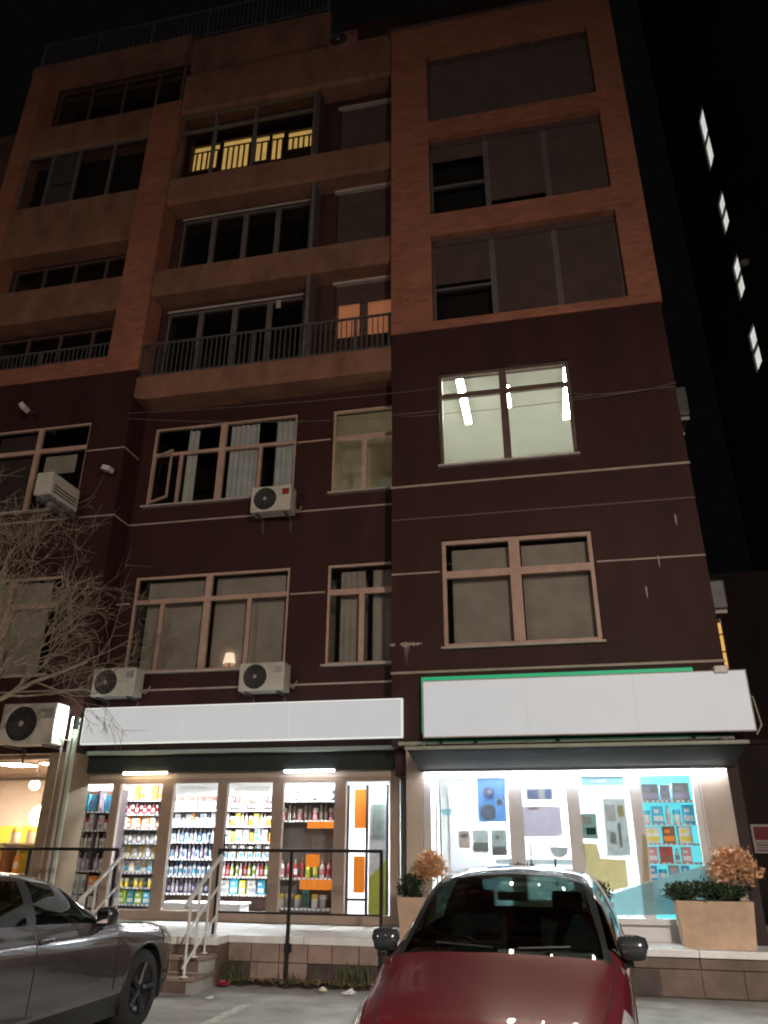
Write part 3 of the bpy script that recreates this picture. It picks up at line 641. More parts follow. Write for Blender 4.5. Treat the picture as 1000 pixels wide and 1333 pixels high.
# ================================================================== AIR CONDITIONERS
def ac_unit(label, x0, x1, yf, yb, z0, z1, wall_y, fan=.5, m='ac_white'):
    t = thing('air_conditioner', label, 'air conditioner', ((x0+x1)/2, yb, z0), 'outdoor air conditioners'); w, h = x1-x0, z1-z0
    MB().bev(x0, x1, yf, yb, z0, z1, .02).build('casing', m, t)
    fc = (x0+w*fan*.72, yf, (z0+z1)/2); r = h*.40
    MB().lathe([(0, -.004), (r, -.004), (r+.015, -.012), (r+.015, .0)], 28, fc, axis='y').build('fan_opening', 'ac_dark', t)
    g = MB()
    for k in range(1, 6):
        rr_ = r*k/5.5; n = 20; g.tube([(fc[0]+rr_*math.cos(2*math.pi*i/n), yf-.014, fc[2]+rr_*math.sin(2*math.pi*i/n)) for i in range(n+1)], .0035, 4, caps=False)
    for k in range(8):
        a_ = math.pi*k/4; g.tube([(fc[0], yf-.014, fc[2]), (fc[0]+r*math.cos(a_), yf-.014, fc[2]+r*math.sin(a_))], .003, 4)
    g.build('fan_grille', 'grey_metal', t, kind='stuff'); MB().lathe([(0, -.022), (r*.16, -.022), (r*.18, -.01)], 12, fc, axis='y').build('fan_hub', 'frame_pale', t)
    MB().box(x0+w*.78, x0+w*.95, yf-.002, yf+.005, z0+h*.62, z0+h*.86).build('badge', 'sign_red' if fan < .52 and z0 > 7 else 'p_grey', t)
    for fx in (.15, .85):
        x = x0+w*fx; MB().box(x-.015, x+.015, yf+.02, wall_y-.002, z0-.035, z0).box(x-.012, x+.012, wall_y-.03, wall_y-.002, z0-.26, z0-.036).build('bracket', 'grey_metal', t)
    MB().tube([(x1, (yf+yb)/2, z0+.12), (x1+.06, yb, z0+.08), (x1+.08, wall_y-.03, z0+.22)], .014, 6).build('pipe', 'trim_light', t)
    return t
ac_unit('outdoor air conditioner below the dark three-light window of the second floor', -4.98, -4.22, 11.72, 12.02, 7.10, 7.60, MY)
ac_unit('outdoor air conditioner above the middle of the left shop sign', -4.92, -4.14, 11.70, 12.02, 3.90, 4.36, MY)
ac_unit('outdoor air conditioner above the left end of the left shop sign', -7.60, -6.80, 11.72, 12.02, 3.90, 4.38, MY, fan=.45)
ac_unit('large outdoor air conditioner above the far left warm shop, its side brightly lit', -8.70, -7.72, 11.05, 11.40, 3.06, 3.70, LY, fan=.55)
ac_unit('outdoor air conditioner on the roof terrace beside the roof railing', -3.92, -3.2, 11.55, 11.85, 19.12, 19.62, 11.95, m='pink_panel')
# unit fixed sideways to the left bay
t = thing('air_conditioner', 'white slotted air conditioner sticking straight out from the left bay wall', 'air conditioner', (-8.4, 11.6, 7.24), 'outdoor air conditioners')
MB().bev(-8.62, -8.29, 10.58, 11.42, 7.26, 7.70, .025).build('casing', 'ac_white', t)
for z in (7.335, 7.40, 7.46): MB().box(-8.30, -8.286, 10.66, 11.36, z, z+.026).build('slot', 'ac_dark', t)
for y in (10.75, 11.3): MB().box(-8.6, -8.3, y, y+.03, 7.22, 7.26).build('foot', 'grey_metal', t)
MB().box(-8.58, -8.54, 10.62, 11.598, 7.18, 7.22).box(-8.36, -8.32, 10.62, 11.598, 7.18, 7.22).build('bracket', 'grey_metal', t)
for k, (lab, y0, z0, h, w_) in enumerate((('dark air conditioner on the side wall, level with the brightly lit window', 12.3, 8.52, .62, .30), ('dark air conditioner on the side wall, level with the first floor', 12.4, 5.02, .52, .36))):
    t = thing('air_conditioner', lab, 'air conditioner', (2.6, y0, z0), 'outdoor air conditioners')
    MB().bev(2.56, 2.56+w_, y0, y0+.8, z0+.06, z0+h, .02).build('casing', 'grey_metal', t); MB().box(2.522, 2.56+w_, y0+.1, y0+.14, z0, z0+.06).box(2.522, 2.56+w_, y0+.66, y0+.7, z0, z0+.06).build('bracket', 'frame_pale', t)

# wall fittings
t = thing('added_floodlight', 'small greenish floodlight added at the left end of the left shop sign to light the air conditioner', 'floodlight', (-7.46, 11.3, 3.4))  # added lamp, lens turned out of view, brightening the air conditioner's side
MB().bev(-7.50, -7.44, 11.20, 11.30, 3.30, 3.50, .01).build('housing', 'grey_metal', t); MB().box(-7.506, -7.50, 11.21, 11.29, 3.31, 3.49).build('lens', 'fixture_glow', t); MB().box(-7.48, -7.45, 11.30, 11.39, 3.38, 3.42).build('arm', 'grey_metal', t)
def flood(label, p, wall, lit, ang):
    t = thing('floodlight', label, 'floodlight', p, 'wall floodlights'); x, y, z = p
    c, s_ = math.cos(ang), math.sin(ang); b = MB().bev(-.09, .09, -.16, .0, -.05, .05, .012)
    b.v = [(x+vx*c+vz*s_, y+vy, z-vx*s_+vz*c) for vx, vy, vz in b.v]; b.build('housing', 'plate_white', t)
    MB().tube([(x, y, z), (x, wall, z+.08)], .014, 6).build('arm', 'grey_metal', t)
    b = MB().box(-.075, .075, -.168, -.16, -.04, .04); b.v = [(x+vx*c+vz*s_, y+vy, z-vx*s_+vz*c) for vx, vy, vz in b.v]; b.build('lens', 'p_white', t)
flood('small white floodlight high on the left bay above its upper window', tuple(P(35, 533, 11.3)), 11.6, 0, R(50))
flood('tiny pale wall light on the left bay beside the inner corner', tuple(P(143, 613, 11.5)), 11.6, 0, R(20))
flood('small pale lamp fixed at the right end above the green board', tuple(P(936, 874, 11.3)), 11.5, 0, R(0))

# cables strung in front of the facade
def cable(label, pts, sag, r=.006):
    a, b = Vector(pts[0]), Vector(pts[1]); n = 24
    tag(MB().tube([a.lerp(b, i/n) - Vector((0, 0, sag*4*(i/n)*(1-i/n))) for i in range(n+1)], r, 5).build('cable', 'cable', None, org=tuple(a)), label, 'cable', 'cables along the facade')
cable('thin overhead cable running below the railed balcony, lowest one', ((-7.66, 11.58, 9.30), (1.93, 11.45, 8.62)), .28)
cable('thin overhead cable crossing just under the railed balcony slab', ((-7.66, 11.58, 9.42), (-1.5, 11.45, 9.12)), .06)
cable('thin cable running right of the lit office window to the bay corner', ((.86, 11.46, 8.72), (2.54, 11.45, 8.72)), .10)
cable('thin cable drooping across the left bay below the sideways air conditioner', ((-12.0, 11.5, 6.95), (-7.64, 11.56, 7.06)), .12)

# ================================================================== LAMPS
def ceiling_lamp(label, x0, x1, y0, y1, z, m, group):
    t = thing('ceiling_lamp', label, 'lamp', ((x0+x1)/2, (y0+y1)/2, z), group)
    MB().box(x0-.015, x1+.015, y0-.015, y1+.015, z-.03, z-.001).build('housing', 'white_frame', t); MB().box(x0, x1, y0, y1, z-.036, z-.03).build('diffuser', m, t)
for i, x in enumerate((-7.2, -5.6, -4.0, -2.8)):
    for y, w_ in ((12.26, 'by the glass'), (13.45, 'further back')):
        ceiling_lamp('white ceiling light of the left shop, %s from the left, %s' % (('first', 'second', 'third', 'fourth')[i], w_), x-.35, x+.35, y, y+.25, 2.94, 'led_neutral', 'ceiling lights of the left shop')
for i, x in enumerate((-1.3, 0., 1.3)):
    for y, w_ in ((12.2, 'by the glass'), (13.9, 'at the back')):
        ceiling_lamp('cool ceiling light of the right shop, %s from the left, %s' % (('first', 'second', 'third')[i], w_), x-.4, x+.4, y, y+.3, 2.89, 'led_cool', 'ceiling lights of the right shop')
for i, x in enumerate((-11, -9.6, -8.7)): ceiling_lamp('warm ceiling light of the far left shop, %s from the left' % ('first', 'second', 'third')[i], x-.25, x+.25, 12.6, 13.1, 2.96, 'led_warm', 'warm ceiling lights')
for lab, x, y0, y1 in (('left fluorescent tube on the ceiling of the lit office', -1.15, 12.2, 13.9), ('middle fluorescent tube on the ceiling of the lit office', -.30, 12.6, 13.4), ('right fluorescent tube on the ceiling of the lit office', .86, 12.1, 14.1)):
    ceiling_lamp(lab, x-.06, x+.06, y0, y1, 9.79, 'tube', 'office fluorescent tubes')
t = thing('floor_lamp', 'low uplight glowing in the narrow yellowish lit room', 'lamp', (-3.0, 13.2, 7.36))
MB().bev(-3.3, -2.75, 13.0, 13.35, 7.36, 7.44, .01).build('base', 'frame_dark', t); MB().box(-3.27, -2.78, 13.03, 13.32, 7.44, 7.455).build('diffuser', 'dim_panel', t)
t = thing('lamp', 'small glowing table lamp behind the lower left window', 'lamp', tuple(P(298, 868, 12.42)))
q = P(298, 868, 12.42); q.z = 4.44
MB().lathe([(.06, 0), (.06, .02), (.012, .03), (.012, .10)], 10, q).build('base', 'frame_dark', t); MB().lathe([(.11, .09), (.075, .27), (0, .275)], 14, q).build('shade', 'faint_bulb', t)
def tube_strip(label, a, b, m):
    p, q_ = P(*a, 12.0), P(*b, 12.0); z = 2.672
    t = thing('strip_light', label, 'lamp', (p.x, 11.98, z), 'strip lights under the left awning'); MB().box(p.x, q_.x, 12.00, 12.12, z+.005, z+.026).build('holder', 'white_frame', t); MB().box(p.x+.01, q_.x-.01, 11.985, 12.0, z-.012, z+.024).build('tube', m, t)
tube_strip('orange strip light at the head of the second glass pane of the left shop', (160, 1010), (218, 1008), 'strip_orange')
tube_strip('white strip light at the head of the fifth glass pane of the left shop', (370, 1003), (436, 1001), 'strip_white')
def under_awning(label, x0, x1, y, z, m):
    t = thing('strip_light', label, 'lamp', (x0, y, z), 'strip lights under the awnings'); MB().box(x0, x1, y-.025, y+.025, z, z+.012).build('holder', 'white_frame', t); MB().box(x0+.02, x1-.02, y-.018, y+.018, z-.014, z).build('tube', m, t)
under_awning('long white strip light under the sloping awning of the right shop', -1.84, 2.30, 11.43, 2.578, 'strip_bright')
# street lamps on the far side of the street, behind the viewer (mirrored in the car paint); the nearer short one is added
def street_lamp(label, x, y, h, power, side, down=0):
    t = thing('street_lamp', label, 'street lamp', (x, y, 0), 'street lamps')
    MB().lathe([(.14, 0), (.14, .3), (.08, .34), (.055, h-.3), (.04, h)], 14, (x, y, 0)).build('pole', 'grey_metal', t)
    MB().tube([(x, y, h-.05), (x+.1*side, y+.5, h+.2), (x+.15*side, y+1.3, h+.28)], [.04, .035, .03], 8).build('arm', 'grey_metal', t)
    hd = MB().bev(x+.15*side-.16, x+.15*side+.16, y+1.2, y+1.9, h+.2, h+.34, .04).build('head', 'grey_metal', t)
    MB().box(x+.15*side-.12, x+.15*side+.12, y+1.28, y+1.84, h+.185, h+.20).build('lens', 'lamp_lens', hd)
    l_ = bpy.data.lights.new('lamp_light', 'POINT'); l_.energy = power; l_.color = (1.0, .79, .63); l_.shadow_soft_size = .15
    lo = bpy.data.objects.new('lamp_light', l_); SC.collection.objects.link(lo); lo.parent = t; lo.location = (.15*side, 1.56, h+.1)
    if down:
        l_ = bpy.data.lights.new('added_beam', 'SPOT'); l_.energy = down; l_.color = (1.0, .94, .87); l_.shadow_soft_size = .15; l_.spot_size = R(158); l_.spot_blend = .35  # wide downward beam, added to lift the light at street level
        lo = bpy.data.objects.new('added_beam', l_); SC.collection.objects.link(lo); lo.parent = t; lo.location = (.15*side, 1.56, h+.08)
street_lamp('tall grey street lamp across the street to the right', 4.5, -7.5, 7.5, 2100, -1)
street_lamp('tall grey street lamp across the street to the left', -9.5, -7.0, 7.5, 800, 1)
street_lamp('shorter street lamp added just behind the viewer to brighten the shop fronts', 2.6, -2.6, 5.2, 760, 1, down=2900)  # unseen lamp added to brighten the ground and lower facade

# ================================================================== SHOP FITTINGS AND GOODS
ORD = ['top', 'second', 'third', 'fourth', 'fifth', 'sixth', 'seventh', 'eighth', 'ninth']
def rack(name, label, x0, x1, y0, y1, zs, ztop, back, m='rack_dark', uprights=()):
    t = thing(name, label, 'shelf', ((x0+x1)/2, y1, PZ), 'shop shelving')
    MB().box(x0, x1, y1-.02, y1, PZ+.012, ztop).build('back_panel', back, t)
    for x in (x0, x1-.025): MB().box(x, x+.025, y0, y1-.02, PZ+.012, ztop).build('side_panel', m, t)
    for u in uprights: MB().box(u-.015, u+.015, y0, y1-.02, PZ+.012, ztop).build('divider', m, t)
    for z in zs: MB().box(x0+.025, x1-.025, y0+.005, y1-.022, z-.022, z).build('shelf', 'shelf_grey', t)
    for z in zs:
        b = MB(); x = x0+.03
        while x < x1-.07: b.box(x, x+.035, y0-.002, y0+.004, z-.030, z-.003); x += .055+.03*random.random()
        b.build('price_tags', 'p_white', t, kind='stuff')
    return t
PM = {}
def product_mesh(kind, c, c2='p_white'):
    k = (kind, c, c2)
    if k in PM: return PM[k]
    b = MB()
    if kind == 'bottle': b.lathe([(0, 0), (.34, 0), (.36, .05), (.36, .62), (.2, .76), (.12, .80)], 10); b.lathe([(.15, .80), (.15, .98), (0, 1)], 8, mi=1); b.lathe([(.365, .18), (.365, .5)], 10, mi=1)
    elif kind == 'pump bottle': b.bev(-.36, .36, -.25, .25, 0, .66, .05); b.lathe([(.12, .66), (.12, .78), (.05, .80), (.05, .92), (0, .92)], 8, mi=1); b.box(-.05, .26, -.06, .06, .90, .97, 1); b.box(-.25, .25, -.255, -.25, .14, .46, 1)
    elif kind == 'carton': b.bev(-.44, .44, -.3, .3, 0, 1, .015); b.box(-.36, .36, -.305, -.30, .12, .42, 1); b.box(-.30, .10, -.305, -.30, .6, .8, 1)
    elif kind == 'jar': b.lathe([(0, 0), (.44, 0), (.46, .04), (.46, .6), (.42, .66)], 12); b.lathe([(.47, .66), (.47, .97), (.42, 1), (0, 1)], 12, mi=1)
    elif kind == 'pouch': b.prism([(-.44, 0), (.44, 0), (.40, .5), (.44, .96), (.40, 1), (-.40, 1), (-.44, .96), (-.40, .5)], 'y', -.16, .16); b.prism([(-.28, .2), (.28, .2), (.24, .66), (-.24, .66)], 'y', -.175, -.16, 1)
    PM[k] = b.mesh(kind.replace(' ', '_'), [c, c2]); return PM[k]
NPROD = 0
def put(kind, c, c2, x, y, z, w, h, where, group, rz=0.):
    global NPROD; NPROD += 1
    o = bpy.data.objects.new(kind.replace(' ', '_'), product_mesh(kind, c, c2)); SC.collection.objects.link(o)
    o.location = (x, y, z+.001); o.scale = (w, w if kind not in ('carton', 'pouch') else w*1.1, h); o.rotation_euler = (0, 0, rz)
    cn = {'p_white': 'white', 'p_cream': 'cream', 'p_blue': 'blue', 'p_cyan': 'bright blue', 'p_orange': 'orange', 'p_red': 'red', 'p_pink': 'pink', 'p_yellow': 'yellow', 'p_green': 'lime green', 'p_lilac': 'lilac', 'p_black': 'black', 'p_grey': 'grey', 'p_teal': 'dark green', 'p_brown': 'brown'}
    cat = {'pump bottle': 'bottle', 'carton': 'box'}.get(kind, kind)
    tag(o, ('%s and %s %s %s' % (cn[c], cn[c2], kind, where)) if c != c2 else '%s %s %s' % (cn[c], kind, where), cat, group)
def row(x0, x1, y, z, spec, h, where, group, jitter=.05):
    "spec: list of (kind, colour, colour2, width)"
    x = x0; i = 0
    while True:
        k, c, c2, w = spec[i % len(spec)]; w *= .84
        if x+w > x1: break
        hh = h*random.uniform(.86, 1.0)*(1 if k != 'jar' else .75)
        put(k, c, c2, x+w/2, y+random.uniform(-.02, .02), z, w*.95, hh, where, group, random.uniform(-.12, .12)); x += w*random.uniform(.99, 1.0+jitter); i += 1
def fill(x0, x1, y, zs, ztop, specs, where, group):
    tops = [ztop]+zs[:-1]
    for j, z in enumerate(zs): row(x0, x1, y, z, specs[j % len(specs)], min(.27, (tops[j]-z-.022)*.93), 'on the %s shelf %s' % (ORD[j], where), group)
Bw, Bp, Bl = ('bottle', 'p_white', 'p_cream', .085), ('pump bottle', 'p_white', 'p_blue', .10), ('bottle', 'p_lilac', 'p_white', .085)
G1 = 'goods in the left shop'
# rack behind the first pane
zs = [2.12, 1.83, 1.55, 1.22, .90, .62]
rack('shelf_rack', 'dark shelf rack behind the leftmost pane of the left shop', -7.94, -7.20, 12.42, 12.72, zs, 2.46, 'rack_brown', uprights=(-7.58,))
fill(-7.90, -7.23, 12.50, zs, 2.44, [[('pouch', 'p_cyan', 'p_blue', .17), ('pouch', 'p_cyan', 'p_blue', .17), ('pouch', 'p_lilac', 'p_white', .13)], [('carton', 'p_white', 'p_pink', .10), ('jar', 'p_white', 'p_red', .11)], [('pump bottle', 'p_white', 'p_grey', .15), Bw],
     [('pump bottle', 'p_white', 'p_lilac', .14), ('pump bottle', 'p_lilac', 'p_white', .12)], [('pouch', 'p_white', 'p_grey', .19), ('pouch', 'p_white', 'p_grey', .19), ('carton', 'p_orange', 'p_white', .20)], [('pouch', 'p_white', 'p_cream', .2)]], 'behind the leftmost pane', G1)
# rack behind the second pane
zs = [2.33, 2.10, 1.87, 1.64, 1.41, 1.18, .95, .70]
rack('shelf_rack', 'tall grey shelf rack behind the second pane of the left shop', -7.68, -6.68, 13.05, 13.35, zs, 2.62, 'shelf_grey', m='shelf_grey')
fill(-7.65, -6.71, 13.13, zs, 2.62, [[('carton', 'p_orange', 'p_yellow', .14), ('carton', 'p_pink', 'p_orange', .12), ('carton', 'p_white', 'p_lilac', .14)], [('bottle', 'p_white', 'p_red', .09), ('bottle', 'p_red', 'p_white', .09)], [('carton', 'p_white', 'p_grey', .11), ('carton', 'p_orange', 'p_white', .10)], [('bottle', 'p_grey', 'p_white', .09), ('pump bottle', 'p_white', 'p_grey', .1)],
     [('carton', 'p_grey', 'p_white', .10), ('carton', 'p_yellow', 'p_white', .09), Bw], [('carton', 'p_cream', 'p_white', .13), ('carton', 'p_white', 'p_cyan', .12)], [('jar', 'p_yellow', 'p_cream', .11), ('jar', 'p_yellow', 'p_cream', .11), ('bottle', 'p_teal', 'p_grey', .09)], [('carton', 'p_green', 'p_white', .18), ('carton', 'p_cyan', 'p_white', .17)]], 'behind the second pane', G1)
# rack seen through the two doors
zs = [2.20, 1.93, 1.66, 1.38, 1.10, .82]
rack('shelf_rack', 'brown shelf rack full of white bottles behind the left glass door', -7.10, -5.99, 14.0, 14.3, zs, 2.45, 'rack_brown', m='rack_brown')
fill(-7.06, -6.03, 14.09, zs, 2.47, [[Bw, Bw, ('jar', 'p_white', 'p_grey', .09)], [Bp, ('pouch', 'p_white', 'p_lilac', .16), Bp, ('pouch', 'p_white', 'p_grey', .15), ('carton', 'p_orange', 'p_white', .08)], [Bp, Bp, Bw, ('pump bottle', 'p_blue', 'p_white', .11)], [('bottle', 'p_white', 'p_lilac', .1), Bp, Bl], [('bottle', 'p_white', 'p_cyan', .11), Bp, Bp], [Bl, ('bottle', 'p_black', 'p_lilac', .10), ('bottle', 'p_lilac', 'p_white', .10)]], 'behind the left glass door', G1)
rack('shelf_rack', 'brown shelf rack with mixed goods behind the right glass door', -5.98, -4.90, 14.0, 14.3, zs, 2.45, 'rack_brown', m='rack_brown')
fill(-5.94, -4.94, 14.09, zs, 2.47, [[('carton', 'p_pink', 'p_white', .09), ('bottle', 'p_black', 'p_grey', .09), ('bottle', 'p_black', 'p_white', .09), ('bottle', 'p_yellow', 'p_white', .10)], [Bw, ('jar', 'p_orange', 'p_white', .11), ('carton', 'p_yellow', 'p_white', .14), Bw], [('pouch', 'p_white', 'p_grey', .15), ('jar', 'p_orange', 'p_yellow', .10), ('carton', 'p_white', 'p_cyan', .16)], [('carton', 'p_white', 'p_blue', .10), Bw], [('bottle', 'p_pink', 'p_white', .09), ('bottle', 'p_red', 'p_pink', .09), ('bottle', 'p_green', 'p_white', .10), ('bottle', 'p_white', 'p_green', .10)], [('carton', 'p_white', 'p_grey', .22), ('carton', 'p_cyan', 'p_white', .20), ('carton', 'p_yellow', 'p_white', .16)]], 'behind the right glass door', G1)
# rack behind the fifth pane, with orange light boards
zs = [2.28, 1.98, 1.14, .72]
t = rack('shelf_rack', 'dark shelf rack with orange light boards behind the fifth pane', -4.46, -3.40, 12.62, 12.95, zs, 2.56, 'shelf_grey', m='black_metal')
for a_, b_, c_, d_ in ((-3.92, -3.44, 1.86, 1.96), (-4.0, -3.44, .98, 1.12), (-3.92, -3.70, 1.30, 1.48)): MB().box(a_, b_, 12.60, 12.615, c_, d_).build('light_board', 'orange_light_panel', t)
fill(-4.40, -3.44, 12.73, zs, 2.54, [[('bottle', 'p_white', 'p_grey', .12), ('bottle', 'p_grey', 'p_white', .12), ('bottle', 'p_black', 'p_white', .11)], [('jar', 'p_pink', 'p_white', .11), ('bottle', 'p_grey', 'p_cream', .10), ('bottle', 'p_brown', 'p_grey', .1)], [('bottle', 'p_white', 'p_pink', .13), ('bottle', 'p_pink', 'p_red', .13), ('bottle', 'p_red', 'p_white', .13), ('bottle', 'p_red', 'p_brown', .12), ('bottle', 'p_yellow', 'p_green', .14), ('bottle', 'p_green', 'p_yellow', .13)], [('jar', 'p_white', 'p_yellow', .15), ('jar', 'p_grey', 'p_white', .17), ('jar', 'p_grey', 'p_yellow', .17), ('carton', 'p_teal', 'p_black', .17)]], 'behind the fifth pane', G1)
# mirror panel, orange stand and olive panel behind the last pane
t = thing('display_stand', 'orange upright display stand behind the rightmost pane of the left shop', 'display stand', (-3.0, 12.8, PZ))
MB().box(-3.14, -2.96, 12.6, 12.64, 1.86, 2.44).build('upper_board', 'orange_light_panel', t); MB().box(-3.14, -2.97, 12.6, 12.64, .95, 1.46).build('lower_board', 'orange_light_panel', t)
for x in (-3.26, -2.95, -2.62): MB().box(x, x+.035, 12.57, 12.61, PZ+.012, 2.5).build('upright', 'black_metal', t)
MB().box(-3.24, -2.92, 12.56, 12.66, PZ+.3, PZ+.33).build('tray', 'black_metal', t)
t = thing('picture_stand', 'pale framed stand with lime green foot behind the rightmost pane', 'panel', (-2.78, 12.75, PZ))
MB().box(-2.92, -2.63, 12.70, 12.73, PZ+.012, 2.48).build('board', 'p_grey', t); MB().prism([(-2.92, PZ+.02), (-2.63, PZ+.02), (-2.63, 1.42), (-2.92, 1.15)], 'y', 12.692, 12.699).build('green_field', 'olive_panel', t); MB().box(-2.88, -2.68, 12.692, 12.699, 1.72, 2.22).build('picture', 'poster_dark', t)
t = thing('sales_counter', 'white sales counter inside the left shop behind the glass doors', 'counter', (-5.6, 13.3, PZ))
MB().bev(-6.6, -5.2, 13.2, 13.6, PZ+.012, .70, .01).build('body', 'shelf_white', t); MB().bev(-6.63, -5.17, 13.16, 13.63, .70, .73, .008).build('top', 'white_frame', t)
# right shop: cyan lit shelf, counter, posters
zs = [2.22, 1.92, 1.66, 1.42, 1.20]
t = rack('shelf_rack', 'cyan backlit shelf rack at the right end of the right shop', 1.12, 2.05, 12.0, 12.3, zs, 2.56, 'cyan_glow', m='shelf_white')
fill(1.2, 1.98, 12.12, zs, 2.5, [[('carton', 'p_grey', 'p_lilac', .32), ('carton', 'p_lilac', 'p_grey', .18)], [('jar', 'p_white', 'p_cyan', .14), ('carton', 'p_cyan', 'p_white', .22), ('bottle', 'p_white', 'p_cream', .12)], [('carton', 'p_white', 'p_yellow', .26), ('carton', 'p_brown', 'p_orange', .24)], [('carton', 'p_pink', 'p_white', .18), ('carton', 'p_red', 'p_brown', .24), ('bottle', 'p_white', 'p_grey', .10)], [('carton', 'p_blue', 'p_white', .14), ('jar', 'p_white', 'p_cyan', .15), ('carton', 'p_grey', 'p_pink', .2)]], 'of the cyan backlit rack', 'goods in the right shop')
t = thing('shop_counter', 'white counter with a grey till behind the right shop door', 'counter', (0, 13.4, .505))
MB().bev(-1.0, .9, 13.3, 13.9, .507, 1.42, .01).build('body', 'shelf_white', t); MB().bev(-1.05, .95, 13.25, 13.95, 1.42, 1.46, .01).build('top', 'white_frame', t); MB().bev(-.3, .02, 13.4, 13.6, 1.46, 1.68, .015).build('till', 'p_grey', t)
t = thing('wall_cabinet', 'pale wall cabinet with lilac panel behind the right shop counter', 'cabinet', (0, 15.0, .505))
MB().box(-1.9, 1.1, 14.9, 15.19, .507, 2.7).build('body', 'poster_lilac', t)
for k in range(5): MB().box(-1.85+k*.6, -1.32+k*.6, 14.88, 14.9, 1.2, 2.6).build('door', 'shelf_white' if k % 2 else 'poster_lilac', t)
def poster(label, px0, py0, px1, py1, m, extra=None, y=11.575):
    a, b = P(px0, py0, y), P(px1, py1, y); t = thing('poster', label, 'poster', ((a.x+b.x)/2, y, b.z), 'posters in the right shop window')
    MB().box(a.x, b.x, y, y+.004, b.z, a.z).build('sheet', m, t)
    for k, (m2, kind, u, v, du, dv) in enumerate(extra or ()):
        X, Z, dx, dz = a.x+u*(b.x-a.x), b.z+v*(a.z-b.z), du*(b.x-a.x), dv*(a.z-b.z); yy = y-.001-.0007*k
        if kind == 'o': MB().prism([(X+dx*math.cos(i*.3927), Z+dx*math.sin(i*.3927)) for i in range(16)], 'y', yy-.0006, yy).build('print', m2, t)
        else: MB().box(X-dx, X+dx, yy-.0006, yy, Z-dz, Z+dz).build('print', m2, t)
poster('blue poster with white discs at the top of the first right shop pane', 621, 1014, 660, 1070, 'poster_blue', [('print_blue', 'o', .4, .66, .22, 0), ('print_white', 'o', .78, .46, .14, 0), ('poster_blue', 'o', .78, .46, .10, 0), ('poster_grey', 'o', .36, .22, .28, 0), ('print_white', 'o', .45, .70, .10, 0)])
poster('small taupe poster below the grey bowl mark in the first pane', 597, 1082, 612, 1104, 'poster_taupe', [('poster_pale', 'b', .5, .7, .3, .12)])
poster('pale grey poster in the middle of the lower row of the first pane', 615, 1081, 637, 1110, 'poster_pale', [('poster_grey', 'b', .5, .25, .45, .2)])
poster('darker grey green poster right in the lower row of the first pane', 639, 1080, 661, 1114, 'poster_grey', [('print_grey', 'b', .5, .2, .42, .15), ('poster_pale', 'o', .4, .7, .16, 0)])
poster('blue and white strip poster on the right shop door', 685, 1026, 720, 1041, 'poster_pale', [('print_blue', 'b', .25, .45, .22, .4), ('print_blue', 'b', .85, .45, .14, .42), ('print_white', 'b', .56, .5, .1, .4)])
poster('large lilac sheet on the right shop door', 679, 1050, 733, 1089, 'poster_lilac', [('poster_taupe', 'b', .3, .93, .12, .05)])
poster('dark green picture poster in the third right shop pane', 755, 1059, 779, 1092, 'poster_dark', [('print_green', 'b', .6, .3, .3, .14), ('poster_pale', 'b', .4, .72, .28, .15)])
poster('tall pale printed poster right in the third right shop pane', 784, 1040, 822, 1114, 'poster_pale', [('print_grey', 'b', .62, .35, .07, .22), ('print_white', 'b', .3, .75, .2, .15), ('film_yellow', 'b', .75, .78, .14, .1), ('poster_grey', 'b', .3, .3, .14, .1)])
poster('pale cyan strip poster along the top of the third pane', 757, 1012, 812, 1022, 'film_blue', [('print_white', 'b', .4, .5, .2, .2)])
def film(name, label, pts, m, y):
    qs = [P(a, b, y) for a, b in pts]; c = qs[0]
    tag(MB().prism([(q.x, q.z) for q in qs], 'y', y, y+.003).build(name, m, None, org=(c.x, y, c.z)), label, 'window film', 'coloured films on the right shop glass')
film('window_film', 'yellow film band low on the third right shop pane', [(758, 1097), (777, 1099), (782, 1117), (815, 1120), (818, 1154), (770, 1168)], 'film_yellow', 11.523)
film('window_film', 'yellow film edge on the fourth right shop pane', [(836, 1085), (842, 1090), (846, 1146), (837, 1150)], 'film_yellow', 11.5225)
film('window_film', 'slanted pale blue film across the bottom of the right panes', [(770, 1172), (918, 1126), (926, 1190), (772, 1192)], 'film_blue', 11.515)
def bowl(label, px, py, r):
    q = P(px, py, 11.523); n = 14
    tag(MB().prism([(q.x-r*math.cos(math.pi*i/n), q.z-r*1.05*math.sin(math.pi*i/n)) for i in range(n+1)], 'y', 11.523, 11.526).build('bowl_mark', 'film_blue' if r < .1 else 'print_grey', None, org=(q.x, 11.523, q.z)), label, 'decal', 'grey bowl marks on the glass')
bowl('small grey green bowl mark on the first right shop pane', 581, 1053, .085); bowl('larger grey bowl mark on the right shop door glass', 728, 1103, .125)
# far left warm shop: shelf, hanging globe lamp, heads of displays
t = thing('display_shelf', 'warm lit display shelf inside the far left shop', 'shelf', (-9.2, 13, PZ))
for z in (1.15, 1.62): MB().box(-10.4, -8.1, 12.5, 12.9, z-.03, z).build('shelf', 'p_cream', t)
MB().box(-10.4, -8.1, 12.9, 12.92, PZ, 1.9).build('back_panel', 'p_yellow', t)
for x in (-10.4, -9.3, -8.14): MB().box(x, x+.04, 12.5, 12.9, PZ, 1.62).build('upright', 'p_brown', t)
for i, x in enumerate((-8.9, -8.5, -8.25, -9.2)): put('jar', 'p_cream', 'p_yellow', x, 12.65, 1.62, .17, .26, 'on the warm display shelf', 'jars in the far left shop')
for i, x in enumerate((-8.8, -8.45, -9.1, -8.3)): put('bottle', 'p_orange', 'p_cream', x, 12.65, 1.15, .13, .36, 'on the warm display shelf', 'bottles in the far left shop')
